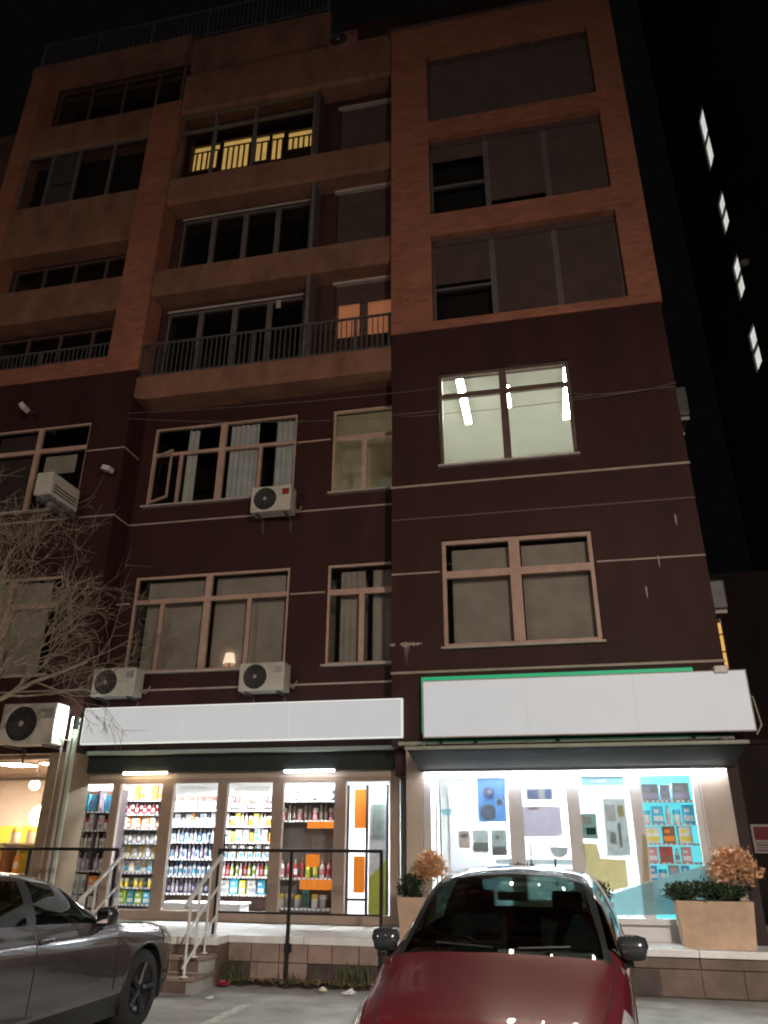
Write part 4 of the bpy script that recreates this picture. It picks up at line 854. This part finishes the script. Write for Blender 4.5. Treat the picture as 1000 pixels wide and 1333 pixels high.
for lab, px, py, r in (('large glowing globe lamp inside the far left shop', 52, 1062, .17), ('small glowing globe lamp near the ceiling of the far left shop', 45, 1022, .09)):
    q = P(px, py, 12.4); t = thing('pendant_lamp', lab, 'lamp', (q.x, q.y, q.z), 'globe lamps'); MB().lathe([(r*math.sin(math.pi*i/10), -r*math.cos(math.pi*i/10)) for i in range(11)], 16, q).build('globe', 'bulb', t); MB().tube([(q.x, q.y, q.z+r), (q.x, q.y, 2.96)], .006, 5).build('cord', 'black_metal', t)
print('products', NPROD)

# ================================================================== RAILINGS
def black_rail(label, xs, y, z0s, top=1.545, low=.80):
    t = thing('platform_railing', label, 'railing', (xs[0], y, PZ), 'black platform railings')
    for x, z0 in zip(xs, z0s): MB().box(x-.02, x+.02, y-.02, y+.02, z0, top-.02).build('post', 'black_metal', t)
    MB().bev(xs[0]-.02, xs[-1]+.02, y-.025, y+.025, top-.022, top+.018, .006).build('top_rail', 'black_metal', t)
    for a, b in zip(xs[:-1], xs[1:]): MB().box(a+.02, b-.02, y-.012, y+.012, low-.012, low+.012).build('lower_rail', 'black_metal', t)
    for x, z0 in zip(xs, z0s):
        if z0 < .5: MB().bev(x-.05, x+.05, y+.02, y+.032, .36, .46, .004).build('wall_plate', 'black_metal', t)
black_rail('black railing along the platform edge in front of the left shop', [-4.62+.12, -3.48, -2.26], 10.555, [.10, .05, .05])
black_rail('black railing at the left end of the platform behind the grey car', [-12.0, -10.2, -8.7, -7.42, -6.05], 10.60, [PZ]*5)
def handrail(label, x):
    t = thing('stair_handrail', label, 'handrail', (x, 10, PZ), 'steel stair handrails')
    A, Bp_ = Vector((x, 10.42, 1.47)), Vector((x, 9.55, .98))
    MB().tube([A+Vector((0, .03, .0)), A, Bp_, Bp_+Vector((0, -.05, -.06))], .026, 10).build('top_rail', 'steel', t)
    for k, d in enumerate((.36, .70)): MB().tube([A-Vector((0, 0, d)), Bp_-Vector((0, 0, d))], .016, 8).build('lower_rail', 'steel', t)
    for f, zb in ((.0, PZ), (.33, PZ-.17), (.66, PZ-.18), (.93, PZ-.36)):
        p = A.lerp(Bp_, f); MB().tube([(x, p.y, zb), p], .017, 8).build('post', 'steel', t); MB().lathe([(0, 0), (.045, 0), (.045, .012), (.02, .016)], 10, (x, p.y, zb)).build('base_plate', 'steel', t)
handrail('brushed steel handrail on the right side of the steps', -4.42); handrail('brushed steel handrail on the left side of the steps', -5.86)

# ================================================================== CARS
def pchip(xk, yk, x):
    "monotone cubic interpolation; yk (n, d)"
    xk = np.asarray(xk, float); yk = np.asarray(yk, float); h = np.diff(xk)[:, None]; dl = np.diff(yk, axis=0)/h
    d = np.zeros_like(yk); w1 = 2*h[1:]+h[:-1]; w2 = h[1:]+2*h[:-1]
    with np.errstate(divide='ignore', invalid='ignore'): hm = (w1+w2)/(w1/dl[:-1]+w2/dl[1:])
    d[1:-1] = np.where(dl[:-1]*dl[1:] > 0, hm, 0); d[0] = dl[0]; d[-1] = dl[-1]
    i = np.clip(np.searchsorted(xk, x, 'right')-1, 0, len(xk)-2); t = ((x-xk[i])/(xk[i+1]-xk[i]))[:, None]; H = h[i]
    return (2*t**3-3*t**2+1)*yk[i] + (t**3-2*t**2+t)*H*d[i] + (-2*t**3+3*t**2)*yk[i+1] + (t**3-t**2)*H*d[i+1]
HATCH = [  # s from the nose, then 8 points (half width, height) from rocker to roof centre
 (0.00, [(.50, .28), (.58, .40), (.57, .51), (.50, .57), (.43, .585), (.35, .595), (.19, .60), (0, .60)]),
 (0.10, [(.68, .20), (.75, .42), (.735, .57), (.66, .65), (.58, .668), (.47, .682), (.26, .695), (0, .70)]),
 (0.42, [(.77, .17), (.815, .44), (.81, .67), (.745, .757), (.67, .776), (.56, .792), (.31, .808), (0, .813)]),
 (0.80, [(.785, .17), (.83, .45), (.825, .74), (.775, .848), (.715, .866), (.62, .884), (.35, .902), (0, .91)]),
 (1.02, [(.785, .17), (.835, .45), (.83, .78), (.785, .915), (.745, .93), (.685, .945), (.38, .96), (0, .968)]),
 (1.90, [(.785, .17), (.835, .45), (.835, .80), (.795, .955), (.725, 1.16), (.575, 1.355), (.32, 1.405), (0, 1.42)]),
 (2.40, [(.785, .17), (.835, .45), (.835, .82), (.80, .975), (.73, 1.19), (.585, 1.40), (.32, 1.45), (0, 1.465)]),
 (3.15, [(.785, .18), (.83, .46), (.83, .83), (.79, 1.0), (.715, 1.185), (.565, 1.375), (.31, 1.425), (0, 1.44)]),
 (3.58, [(.77, .20), (.82, .47), (.81, .83), (.77, 1.0), (.69, 1.15), (.54, 1.305), (.29, 1.355), (0, 1.365)]),
 (3.78, [(.74, .24), (.79, .48), (.77, .80), (.72, .94), (.64, .985), (.50, 1.0), (.27, 1.01), (0, 1.015)]),
 (3.86, [(.62, .32), (.67, .50), (.66, .74), (.58, .83), (.5, .85), (.40, .86), (.2, .865), (0, .866)])]
COUPE = [
 (0.00, [(.50, .32), (.60, .44), (.60, .58), (.53, .66), (.45, .68), (.36, .69), (.2, .695), (0, .70)]),
 (0.13, [(.72, .22), (.79, .45), (.785, .64), (.70, .755), (.61, .78), (.5, .795), (.28, .81), (0, .815)]),
 (0.52, [(.81, .18), (.875, .46), (.875, .72), (.80, .845), (.71, .868), (.59, .88), (.33, .895), (0, .90)]),
 (1.10, [(.82, .18), (.885, .46), (.88, .77), (.815, .895), (.745, .915), (.64, .935), (.36, .952), (0, .96)]),
 (1.42, [(.82, .18), (.88, .46), (.88, .79), (.82, .925), (.775, .945), (.70, .965), (.40, .98), (0, .988)]),
 (2.28, [(.82, .18), (.88, .46), (.885, .81), (.825, .96), (.745, 1.14), (.585, 1.315), (.33, 1.365), (0, 1.38)]),
 (2.80, [(.82, .18), (.88, .46), (.885, .83), (.825, .985), (.75, 1.17), (.595, 1.36), (.33, 1.405), (0, 1.42)]),
 (3.55, [(.82, .19), (.88, .47), (.885, .85), (.815, 1.01), (.735, 1.16), (.575, 1.315), (.31, 1.36), (0, 1.37)]),
 (4.05, [(.80, .22), (.865, .48), (.86, .86), (.78, 1.02), (.69, 1.105), (.53, 1.185), (.29, 1.215), (0, 1.225)]),
 (4.32, [(.76, .26), (.82, .50), (.81, .83), (.73, .965), (.65, .99), (.51, 1.0), (.27, 1.01), (0, 1.015)]),
 (4.40, [(.66, .34), (.72, .52), (.70, .76), (.61, .86), (.52, .88), (.41, .89), (.2, .895), (0, .896)])]
def make_car(name, label, table, paint, loc, rz, wheels, wr, side_spl, wind, rear, group='parked cars', antenna=True, wx=1., spoke='rim', roof=None):
    """body lofted over stations; wheels = (front s, rear s); side_spl = list of side glass s ranges; wind = (s0, s1) windscreen"""
    t = thing(name, label, 'car', loc, group); t.rotation_euler = (0, 0, rz)
    ORG[t.name] = (0, 0, 0)
    ss = np.array([r[0] for r in table]); A = np.array([(np.array(r[1])*np.array([wx, 1])).ravel() for r in table]); L = ss[-1]
    marks = sorted({*ss, *[v for p in side_spl for v in p], *wind, *rear})
    fine = []
    for a, b in zip(marks[:-1], marks[1:]):
        n = max(1, int(round((b-a)/.04))); fine += list(np.linspace(a, b, n, endpoint=False))
    fine = np.array(fine+[L]); ring = pchip(ss, A, fine).reshape(len(fine), 8, 2)
    vq = []
    VS, VT = 3.22, 4.78          # glass limits up the side
    vm = [0, 1, 2, 3, VS, 4, VT, 5, 5.12, 6, 7]
    for a, b in zip(vm[:-1], vm[1:]):
        n = max(1, int(round((b-a)*(6 if b <= 3 else 4)))); vq += list(np.linspace(a, b, n, endpoint=False))
    vq = np.array(vq+[7.0]); grid = np.zeros((len(fine), len(vq), 2))
    for i in range(len(fine)): grid[i] = pchip(np.arange(8.), ring[i], vq)
    # wheel arches: drop the faces inside, pull the rim onto the circle
    R_ = wr+.055; zc = wr
    nu, nv = grid.shape[:2]; Y = L/2-fine
    def pos(i, j, sgn): return [sgn*grid[i, j, 0], ypos[i, j], grid[i, j, 1]]
    ypos = np.repeat(Y[:, None], nv, 1); drop = np.zeros((nu-1, nv-1), bool)
    for ws in wheels:
        wy = L/2-ws
        cy = (ypos[:-1, :-1]+ypos[1:, 1:])/2; cz = (grid[:-1, :-1, 1]+grid[1:, 1:, 1])/2
        ins = (np.hypot(cy-wy, cz-zc) < R_) & (vq[:-1] < 3)[None, :]; drop |= ins
    for ws in wheels:
        wy = L/2-ws
        for i in range(nu):
            for j in range(nv):
                if vq[j] > 3: continue
                nb_ = [(a, b) for a in (i-1, i) for b in (j-1, j) if 0 <= a < nu-1 and 0 <= b < nv-1]
                if any(drop[a, b] for a, b in nb_) and not all(drop[a, b] for a, b in nb_):
                    dy, dz = ypos[i, j]-wy, grid[i, j, 1]-zc; r = math.hypot(dy, dz)
                    if abs(r-R_) < .09 and r > 0: ypos[i, j] = wy+dy*R_/r; grid[i, j, 1] = max(.12, zc+dz*R_/r)
    parts = {}
    def cell(i, j):
        s = (fine[i]+fine[i+1])/2; v = (vq[j]+vq[j+1])/2
        if wind[0] < s < wind[1] and v > 5.12: return 'windscreen'
        if rear[0] < s < rear[1] and v > 5.12: return 'rear_window'
        for k, (a, b) in enumerate(side_spl):
            if a < s < b and VS < v < VT: return 'side_window%d' % k
        if v < .75: return 'sill_trim'
        if wind[0]-.02 < s < wind[1]+.03 and VT-.3 < v < 5.13: return 'pillar_trim'
        if roof and s > wind[1] and v > VT and s < rear[0]: return 'roof'
        lo, hi = side_spl[0][0]-.1, side_spl[-1][1]+.06
        if lo < s < hi and VS-.06 < v < VT+.1 and any(abs(s-(p[1]+q_[0])/2) < .06 for p, q_ in zip(side_spl[:-1], side_spl[1:])): return 'pillar_trim'
        return 'body'
    for sgn in (1, -1):
        for i in range(nu-1):
            for j in range(nv-1):
                if drop[i, j]: continue
                c = cell(i, j); key = c if c in ('body', 'windscreen', 'rear_window', 'roof') else c+('#a' if sgn > 0 else '#b')
                parts.setdefault(key, []).append([pos(i, j, sgn), pos(i+1, j, sgn), pos(i+1, j+1, sgn), pos(i, j+1, sgn)])
    for end, i in (('front', 0), ('back', nu-1)):
        for j in range(nv-1): parts['body'].append([pos(i, j, 1), pos(i, j+1, 1), pos(i, j+1, -1), pos(i, j, -1)])
    def build_part(nm, quads, m):
        bm = bmesh.new()
        for q4 in quads:
            try: bm.faces.new([bm.verts.new(p) for p in q4])
            except ValueError: pass
        bmesh.ops.remove_doubles(bm, verts=bm.verts[:], dist=.0008); bmesh.ops.dissolve_degenerate(bm, edges=bm.edges[:], dist=.0008); bmesh.ops.recalc_face_normals(bm, faces=bm.faces[:])
        me = bpy.data.meshes.new(nm); bm.to_mesh(me); bm.free(); me.materials.append(MATS[m]); me.polygons.foreach_set('use_smooth', [True]*len(me.polygons))
        o = bpy.data.objects.new(nm, me); SC.collection.objects.link(o); o.parent = t; return o
    body = None
    for key, qs in parts.items():
        nm = key.split('#')[0].rstrip('0123456789')
        o = build_part(nm, qs, paint if key == 'body' else roof if key == 'roof' else 'car_black' if '_trim' in key else 'car_glass')
    def surf(s, v, sgn, off=.0):
        i = min(len(fine)-1, int(np.argmin(abs(fine-s)))); j = int(np.argmin(abs(vq-v))); x, z = grid[i, j]
        return Vector((sgn*(x+off), ypos[i, j], z+(off if v > 3.2 else 0)))
    # seams, handles
    for sgn in (1, -1):
        for sq in (wind[0]-.02, (side_spl[0][1]+side_spl[1][0])/2, side_spl[-1][1]-.1):
            MB().tube([surf(sq, v, sgn, .001) for v in np.linspace(.8, 3.15, 14)], .0045, 5).build('door_seam', 'car_black', t)
        MB().tube([surf(s_, 4.0, sgn, .0) for s_ in np.linspace(.12, wind[0]-.05, 12)], .0045, 5).build('bonnet_seam', 'car_black', t)
        for sq in ((side_spl[0][1]+side_spl[1][0])/2-.13, side_spl[-1][1]-.22):
            p = surf(sq, 2.55, sgn); MB().bev(p.x+sgn*.005, p.x+sgn*.035, p.y-.10, p.y+.08, p.z-.018, p.z+.016, .008).build('door_handle', paint, t)
        # mirror
        p = surf(wind[0]+.26, 3.0, sgn); mm = MB()
        mm.bev(-.10, .10, -.055, .085, -.076, .076, .066); mm.sm = [True]*len(mm.f)
        mm.v = [(p.x+sgn*(.065+x*(1-.12*(z < 0))), p.y+y+.25*abs(x), p.z+.075+z) for x, y, z in mm.v]; mr = mm.build('mirror', 'gloss_black', t)
        MB().tube([(p.x-sgn*.03, p.y, p.z-.02), (p.x+sgn*.06, p.y, p.z+.0)], [.035, .03], 8).build('mirror_arm', 'car_black', mr)
        MB().bev(p.x+sgn*.01, p.x+sgn*.12, p.y-.060, p.y-.052, p.z+.025, p.z+.125, .002).build('mirror_glass', 'chrome', mr)
        # headlamp and tail lamp follow the corner
        def patch(nm, m, s0, s1, v0, v1):
            vs, fs = [], []; n1, n2 = 9, 5
            for a in range(n1):
                for b in range(n2):
                    q_ = surf(s0+(s1-s0)*a/(n1-1), v0+(v1-v0)*b/(n2-1), sgn); vs.append((q_.x+sgn*.006, q_.y+(.008 if s0 < L/2 else -.008), q_.z+.003))
            for a in range(n1-1):
                for b in range(n2-1): fs.append((a*n2+b, (a+1)*n2+b, (a+1)*n2+b+1, a*n2+b+1))
            MB().add(vs, fs, 0, True).build(nm, m, t)
        patch('headlight', 'headlamp', .02, .52, 1.9, 3.05); patch('tail_light', 'lamp_glass_red', L-.25, L-.03, 1.9, 3.1)
        # wheels
        for ws in wheels:
            wy = L/2-ws; x = sgn*(grid[int(np.argmin(abs(fine-ws))), int(np.argmin(abs(vq-1))), 0]-.115)
            tg = MB(); tg.lathe([(wr*.66, -.095), (wr*.93, -.10), (wr, -.07), (wr, .07), (wr*.93, .10), (wr*.66, .095)], 32, (x, wy, wr), axis='x')
            ty = tg.build('wheel', 'tyre', t)
            rm = MB(); rm.lathe([(0, sgn*.06), (wr*.14, sgn*.065), (wr*.16, sgn*.03), (wr*.56, sgn*.02), (wr*.66, sgn*.085), (wr*.68, sgn*.085)], 30, (x, wy, wr), axis='x'); rm.build('rim', 'car_black', ty)
            sp = MB()
            for k in range(5):
                a = 2*math.pi*k/5; sp.tube([(x+sgn*.07, wy+wr*.1*math.cos(a), wr+wr*.1*math.sin(a)), (x+sgn*.075, wy+wr*.4*math.cos(a), wr+wr*.4*math.sin(a)), (x+sgn*.085, wy+wr*.66*math.cos(a), wr+wr*.66*math.sin(a))], [.035, .028, .034], 8)
            sp.build('rim_spokes', spoke, ty)
            ar = MB(); n = 22
            
            def edge(a):
                y_, z_ = wy+R_*math.cos(a), zc+R_*math.sin(a); i = int(np.argmin(abs(Y-y_))); j = int(np.argmin(abs(grid[i, :, 1]-z_)+(vq > 3)*9)); return (sgn*(grid[i, j, 0]-.004), y_, z_)
            ar.tube([edge(math.pi*(k/n*1.16-.08)) for k in range(n+1)], .013, 6); ar.build('arch_trim', 'car_black', t)
            ln = MB(); vs, fs = [], []
            for k in range(n+1):
                a = math.pi*(k/n*1.2-.1); y_, z_ = wy+(R_-.004)*math.cos(a), zc+(R_-.004)*math.sin(a); vs += [(sgn*(abs(x)+.10), y_, z_), (sgn*(abs(x)-.2), y_, z_)]
            for k in range(n): fs.append((2*k, 2*k+1, 2*k+3, 2*k+2))
            ln.add(vs, fs); ln.add([(sgn*(abs(x)-.2), wy+R_*math.cos(a), zc+R_*math.sin(a)) for a in np.linspace(0, 2*math.pi, 20, endpoint=False)], [tuple(range(20))]); ln.build('wheel_liner', 'car_black', t, kind='stuff')
    # front details
    MB().bev(-.42, .42, L/2-.03, L/2+.012, .30, .42, .015).build('lower_grille', 'car_black', t); MB().bev(-.36, .36, L/2-.03, L/2+.008, .50, .555, .012).build('upper_grille', 'car_black', t)
    MB().bev(-.26, .26, L/2+.012, L/2+.02, .43, .495, .004).build('number_plate', 'plate_white', t); MB().bev(-.26, .26, -L/2-.014, -L/2-.006, .55, .655, .004).build('number_plate', 'plate_white', t)
    # cabin
    cw = wind[0]; sy = lambda s: L/2-s
    MB().box(-.72, .72, sy(L-.5), sy(cw-.2), .24, .28).build('cabin_floor', 'car_cloth', t)
    MB().bev(-.66, .66, sy(cw+.42), sy(cw+.10), .60, .93, .05).build('dashboard', 'car_black', t)
    for sx in (-.36, .36):
        s0 = cw+1.05
        MB().bev(sx-.24, sx+.24, sy(s0+.25), sy(s0-.22), .42, .56, .05).build('seat', 'car_cloth', t)
        bk = MB().bev(-.23, .23, -.06, .06, 0, .58, .05); bk.v = [(sx+x, sy(s0+.28)+y-.28*z, .54+z) for x, y, z in bk.v]; bk = bk.build('seat_back', 'car_cloth', t)
        MB().bev(sx-.12, sx+.12, sy(s0+.52), sy(s0+.44), 1.10, 1.27, .03).build('headrest', 'car_cloth', bk)
    MB().bev(-.6, .6, sy(L-.55), sy(L-1.15), .42, .60, .05).build('rear_seat', 'car_cloth', t)
    MB().bev(-.58, .58, sy(L-.42), sy(L-.56), .58, 1.10, .05).build('rear_seat_back', 'car_cloth', t)
    n = 20; wc = Vector((.36 if True else -.36, sy(cw+.58), .86))
    MB().tube([(wc.x+.17*math.cos(2*math.pi*k/n), wc.y+.06*math.sin(2*math.pi*k/n), wc.z+.16*math.sin(2*math.pi*k/n)) for k in range(n+1)], .014, 6).build('steering_wheel', 'car_black', t)
    rmz = np.interp(wind[1]-.16, fine, grid[:, -1, 1]); MB().bev(-.11, .11, sy(wind[1]-.02), sy(wind[1]-.05), rmz-.13, rmz-.07, .01).build('rear_view_mirror', 'car_black', t)
    for sgn in (.25, -.38):                                     # wipers at the foot of the windscreen
        p0, p1 = surf(cw+.03, 6.3, 1 if sgn > 0 else -1), surf(cw+.10, 5.6, 1 if sgn > 0 else -1)
        MB().tube([(p0.x*.2*(1 if sgn > 0 else 2), p0.y, p0.z+.012), (p1.x*.85, p1.y, p1.z+.014)], .008, 5).build('wiper', 'car_black', t)
    if antenna:
        i = int(np.argmin(abs(fine-(rear[0]-.12)))); z = grid[i, -1, 1]; y = ypos[i, -1]; MB().tube([(0, y, z-.01), (0, y-.02, z+.02), (0, y-.12, z+.22)], [.02, .008, .004], 6).build('antenna', 'car_black', t)
    return t
rc_ = make_car('parked_car', 'red hatchback facing the street in front of the right shop', HATCH, 'red_paint', (-.365, 4.58+3.86/2, .0), R(176.5), (.74, 3.12), .30, [(1.18, 2.08), (2.2, 2.95)], (1.05, 1.88), (3.60, 3.76), wx=.96, roof='gloss_black')
gc_ = make_car('parked_car', 'dark grey coupe at the left edge, nose towards the steps', COUPE, 'grey_paint', (-4.90, 8.70-2.2, .0), R(0), (.86, 3.55), .335, [(1.68, 2.62), (2.74, 3.62)], (1.46, 2.26), (4.07, 4.30), antenna=False, spoke='black_metal')
# the third car shows only a sliver in the alley at the right edge
tc_ = make_car('parked_car', 'dark teal car half hidden in the alley at the right edge', HATCH, 'teal_paint', (4.55, 13.9, .0), R(100), (.74, 3.12), .30, [(1.18, 2.08), (2.2, 2.95)], (1.05, 1.88), (3.60, 3.76), antenna=False)

# ================================================================== PLANTERS AND PLANTS
def leaves(name, m, parent, c, rad, n, size, narrow=.5, seed=1, flat=1., org=None, lumps=6):
    g = np.random.default_rng(seed); b = MB(); cs = [np.array(c)+g.normal(0, .38, 3)*rad for _ in range(lumps)]
    for k in range(n):
        q_ = cs[k % lumps]+g.normal(0, .30, 3)*rad; a, e = g.uniform(0, 6.283), g.uniform(-.4, 1.3)
        d = Vector((math.cos(a)*math.cos(e), math.sin(a)*math.cos(e), math.sin(e))); s_ = Vector(g.normal(0, 1, 3)).cross(d).normalized(); L_ = size*g.uniform(.6, 1.3); o_ = Vector(q_)
        b.add([o_-s_*L_*narrow*.1, o_+d*L_*.5-s_*L_*narrow*.5, o_+d*L_, o_+d*L_*.5+s_*L_*narrow*.5], [(0, 1, 2), (0, 2, 3)])
    return b.build(name, m, parent, kind='stuff')
def stems(parent, base, c, rad, n, r, m, seed, name='stem'):
    g = np.random.default_rng(seed); b = MB()
    for k in range(n):
        e = Vector(c)+Vector(g.normal(0, .45, 3)*rad); mid = Vector(base).lerp(e, .5)+Vector(g.normal(0, .02, 3)); b.tube([Vector(base)+Vector((g.normal(0, .02), g.normal(0, .02), 0)), mid, e], [r, r*.7, r*.3], 5)
    return b.build(name, m, parent, kind='stuff')
def planter(label, x0, x1, y0, y1, z0, z1, taper=.04):
    t = thing('planter', label, 'planter', ((x0+x1)/2, (y0+y1)/2, z0), 'terracotta coloured planters')
    vs = []
    for (z, e) in ((z0, -taper), (z1, 0)): vs += [(x0-e, y0-e, z), (x1+e, y0-e, z), (x1+e, y1+e, z), (x0-e, y1+e, z)]
    w_ = .03; vs += [(x0+w_, y0+w_, z1), (x1-w_, y0+w_, z1), (x1-w_, y1-w_, z1), (x0+w_, y1-w_, z1), (x0+w_, y0+w_, z1-.06), (x1-w_, y0+w_, z1-.06), (x1-w_, y1-w_, z1-.06), (x0+w_, y1-w_, z1-.06)]
    b = MB().add(vs, [(0, 3, 2, 1), (0, 1, 5, 4), (1, 2, 6, 5), (2, 3, 7, 6), (3, 0, 4, 7), (4, 5, 9, 8), (5, 6, 10, 9), (6, 7, 11, 10), (7, 4, 8, 11), (8, 9, 13, 12), (9, 10, 14, 13), (10, 11, 15, 14), (11, 8, 12, 15)])
    b.build('box', 'planter', t); MB().box(x0+w_, x1-w_, y0+w_, y1-w_, z1-.075, z1-.05).build('soil', 'soil', t)
def shrub(label, c, rad, n, seed, base, m='leaf_green', size=.06, narrow=.35, name='shrub', cat='shrub', group='clipped green shrubs', nst=10):
    t = thing(name, label, cat, base, group); stems(t, base, c, np.array(rad), nst, .006, 'bark', seed); leaves('foliage', m, t, c, np.array(rad), n, size, narrow, seed)
planter('wide tan planter box right of the red car', 1.36, 2.25, 10.95, 11.30, .50, 1.01)
shrub('dark green shrub at the left end of the right planter', (1.52, 11.1, 1.12), (.19, .14, .12), 3200, 3, (1.5, 11.1, .95)); shrub('dark green shrub at the right end of the right planter', (1.95, 11.1, 1.07), (.17, .14, .09), 2400, 4, (1.98, 11.1, .95))
shrub('dry orange brown bush leaning out of the right planter', (2.14, 11.08, 1.42), (.21, .16, .19), 3600, 5, (2.02, 11.1, .95), 'leaf_dry', .08, .34, 'dry_bush', 'bush', 'dry orange bushes', 26)
planter('narrow tan planter box between the two shops', -2.14, -1.62, 10.98, 11.30, .50, .99)
shrub('dark green shrub in the narrow planter left of the red car', (-2.0, 11.1, 1.10), (.15, .13, .12), 2400, 6, (-2.02, 11.1, .93)); shrub('dry orange brown bush in the narrow planter left of the red car', (-1.70, 11.12, 1.38), (.20, .15, .17), 3400, 7, (-1.76, 11.14, .93), 'leaf_dry', .075, .34, 'dry_bush', 'bush', 'dry orange bushes', 24)
planter('tan planter box hidden behind the red car', -.55, .62, 10.98, 11.30, .50, .97)
shrub('dark green shrub behind the right side of the red car', (.44, 11.1, 1.06), (.14, .12, .12), 900, 8, (.44, 11.1, .93)); shrub('low dark shrub showing above the red car roof', (-.78+.3, 11.1, 1.30), (.20, .10, .06), 900, 9, (-.45, 11.1, .93))

# weeds, dead leaves and litter along the foot of the platform
bed = MB(); n = 40
vs, fs = [], []
for i in range(n+1):
    x = -4.35+i*(3.1/n); w_ = .18+.05*math.sin(i*1.7)+.04*math.sin(i*.6); h = .03+.015*math.sin(i*2.3)
    vs += [(x, 10.62-w_*1.25, .006), (x, 10.62-w_*.5, .012+h), (x, 10.60, .02+h)]
for i in range(n): fs += [(3*i, 3*i+3, 3*i+4, 3*i+1), (3*i+1, 3*i+4, 3*i+5, 3*i+2)]
tag(bed.add(vs, fs, 0, True).build('flower_bed', 'soil'), kind='structure')
g = np.random.default_rng(21); b = MB()
for k in range(1300):
    x = g.uniform(-4.3, -1.3); y = 10.55-abs(g.normal(0, .11)); a = g.uniform(0, 6.28); s_ = g.uniform(.012, .035); z = .05+g.uniform(0, .03); tz = g.uniform(-.015, .02)
    b.add([(x+s_*math.cos(a), y+s_*math.sin(a), z+tz), (x+.5*s_*math.cos(a+1.5), y+.5*s_*math.sin(a+1.5), z), (x-s_*math.cos(a), y-s_*math.sin(a), z-tz), (x+.5*s_*math.cos(a-1.5), y+.5*s_*math.sin(a-1.5), z)], [(0, 1, 2, 3)])
tag(b.build('dead_leaves', 'dead_leaf'), 'dead brown leaves and dry grass along the platform foot', 'leaves', kind='stuff')
b = MB()
for k in range(260):
    cl = (-4.28, -4.1, -2.5, -2.65, -3.3, -1.9)[k % 6]; x = cl+g.normal(0, .10); y = 10.50-abs(g.normal(0, .07)); h = g.uniform(.06, .30)*(1 if k % 6 < 4 else .5); a = g.uniform(0, 6.28); ln = g.uniform(.02, .12)
    b.add([(x-.004, y, .04), (x+.004, y, .04), (x+ln*.5*math.cos(a)+.003, y+ln*.4*math.sin(a), .04+h*.7), (x+ln*math.cos(a), y+ln*.7*math.sin(a), .04+h)], [(0, 1, 2, 3)])
tag(b.build('weeds', 'weed'), 'straggly weeds growing along the platform foot', 'weeds', kind='stuff')
def litter(label, px, py, m, s_, seed):
    d = (px-500)*rt + (666.5-py)*up + FPX*fwd; q_ = CAM+d*((.06-CAM.z)/d.z); gg = np.random.default_rng(seed); bm = bmesh.new(); bmesh.ops.create_icosphere(bm, subdivisions=2, radius=1)
    for v in bm.verts: v.co *= 1+.45*gg.normal()
    vs = [(v.co.x*s_, v.co.y*s_*.6, max(0, .3+v.co.z)*s_*.5) for v in bm.verts]; bm.verts.index_update(); fs = [[v.index for v in f.verts] for f in bm.faces]; bm.free()
    o = MB().add(vs, fs).build('litter', m); o.location = (q_.x, min(q_.y, 10.5), .045); tag(o, label, 'litter', 'scraps of litter by the platform')
litter('crumpled red wrapper in the weeds by the steps', 290, 1280, 'sign_red', .07, 1); litter('crumpled white paper by the right end of the platform', 456, 1292, 'plate_white', .06, 2)
litter('small white scrap left of the railing post', 274, 1298, 'plate_white', .035, 3); litter('pale paper scrap in the middle of the dead leaves', 420, 1288, 'p_cream', .045, 4)

# ================================================================== BARE TREE AT THE LEFT EDGE
g = np.random.default_rng(8); TW, LM = MB(), MB()
tr = thing('bare_tree', 'bare winter tree with pale twigs reaching in from the left edge', 'tree', (-8.55, 9.7, 0))
def grow(p, d, L_, r, lvl, target):
    n = 5; pts = [p.copy()]; rs = [r]; dd = d.normalized(); q_ = p.copy()
    for i in range(n):
        dd = (dd+Vector(g.normal(0, .13, 3))+Vector((0, 0, .05 if lvl < 3 else -.01))).normalized(); q_ = q_+dd*L_/n; pts.append(q_.copy()); rs.append(r*(1-.55*(i+1)/n))
    target.tube(pts, rs, 8 if lvl < 2 else 5 if lvl < 4 else 3, caps=False)
    if lvl >= 5: return
    kids = (5, 5, 4, 4, 3)[lvl]
    for k in range(kids):
        f = g.uniform(.3, 1.0) if lvl else g.uniform(.55, 1.0); i = min(n-1, int(f*n)); pp = pts[i].lerp(pts[i+1], f*n-i)
        ax = Vector(g.normal(0, 1, 3)).cross(dd).normalized(); nd = dd.copy(); nd.rotate(Matrix.Rotation(g.uniform(.35, .95), 3, ax))
        if lvl == 0: nd = Vector(((.75, -.5, 1.0, .30, .9)[k], (.15, .1, .35, -.4, -.3)[k], (1.0, 1.0, .45, 1.2, .75)[k])).normalized()
        grow(pp, nd, L_*g.uniform(.52, .74) if lvl else g.uniform(1.6, 2.2), max(.0048, rs[i]*g.uniform(.45, .62)), lvl+1, LM if lvl+1 < 2 else TW)
tp = [(-8.55, 9.7, 0), (-8.53, 9.68, .9), (-8.50, 9.72, 1.8), (-8.42, 9.72, 2.6)]
TR_ = MB().tube(tp, [.18, .15, .13, .12], 12); TR_.build('trunk', 'bark', tr)
grow(Vector(tp[-1]), Vector((.3, 0, 1)), .8, .12, 0, LM)
LM.build('limbs', 'bark', tr); TW.build('crown', 'bark', tr, kind='stuff')
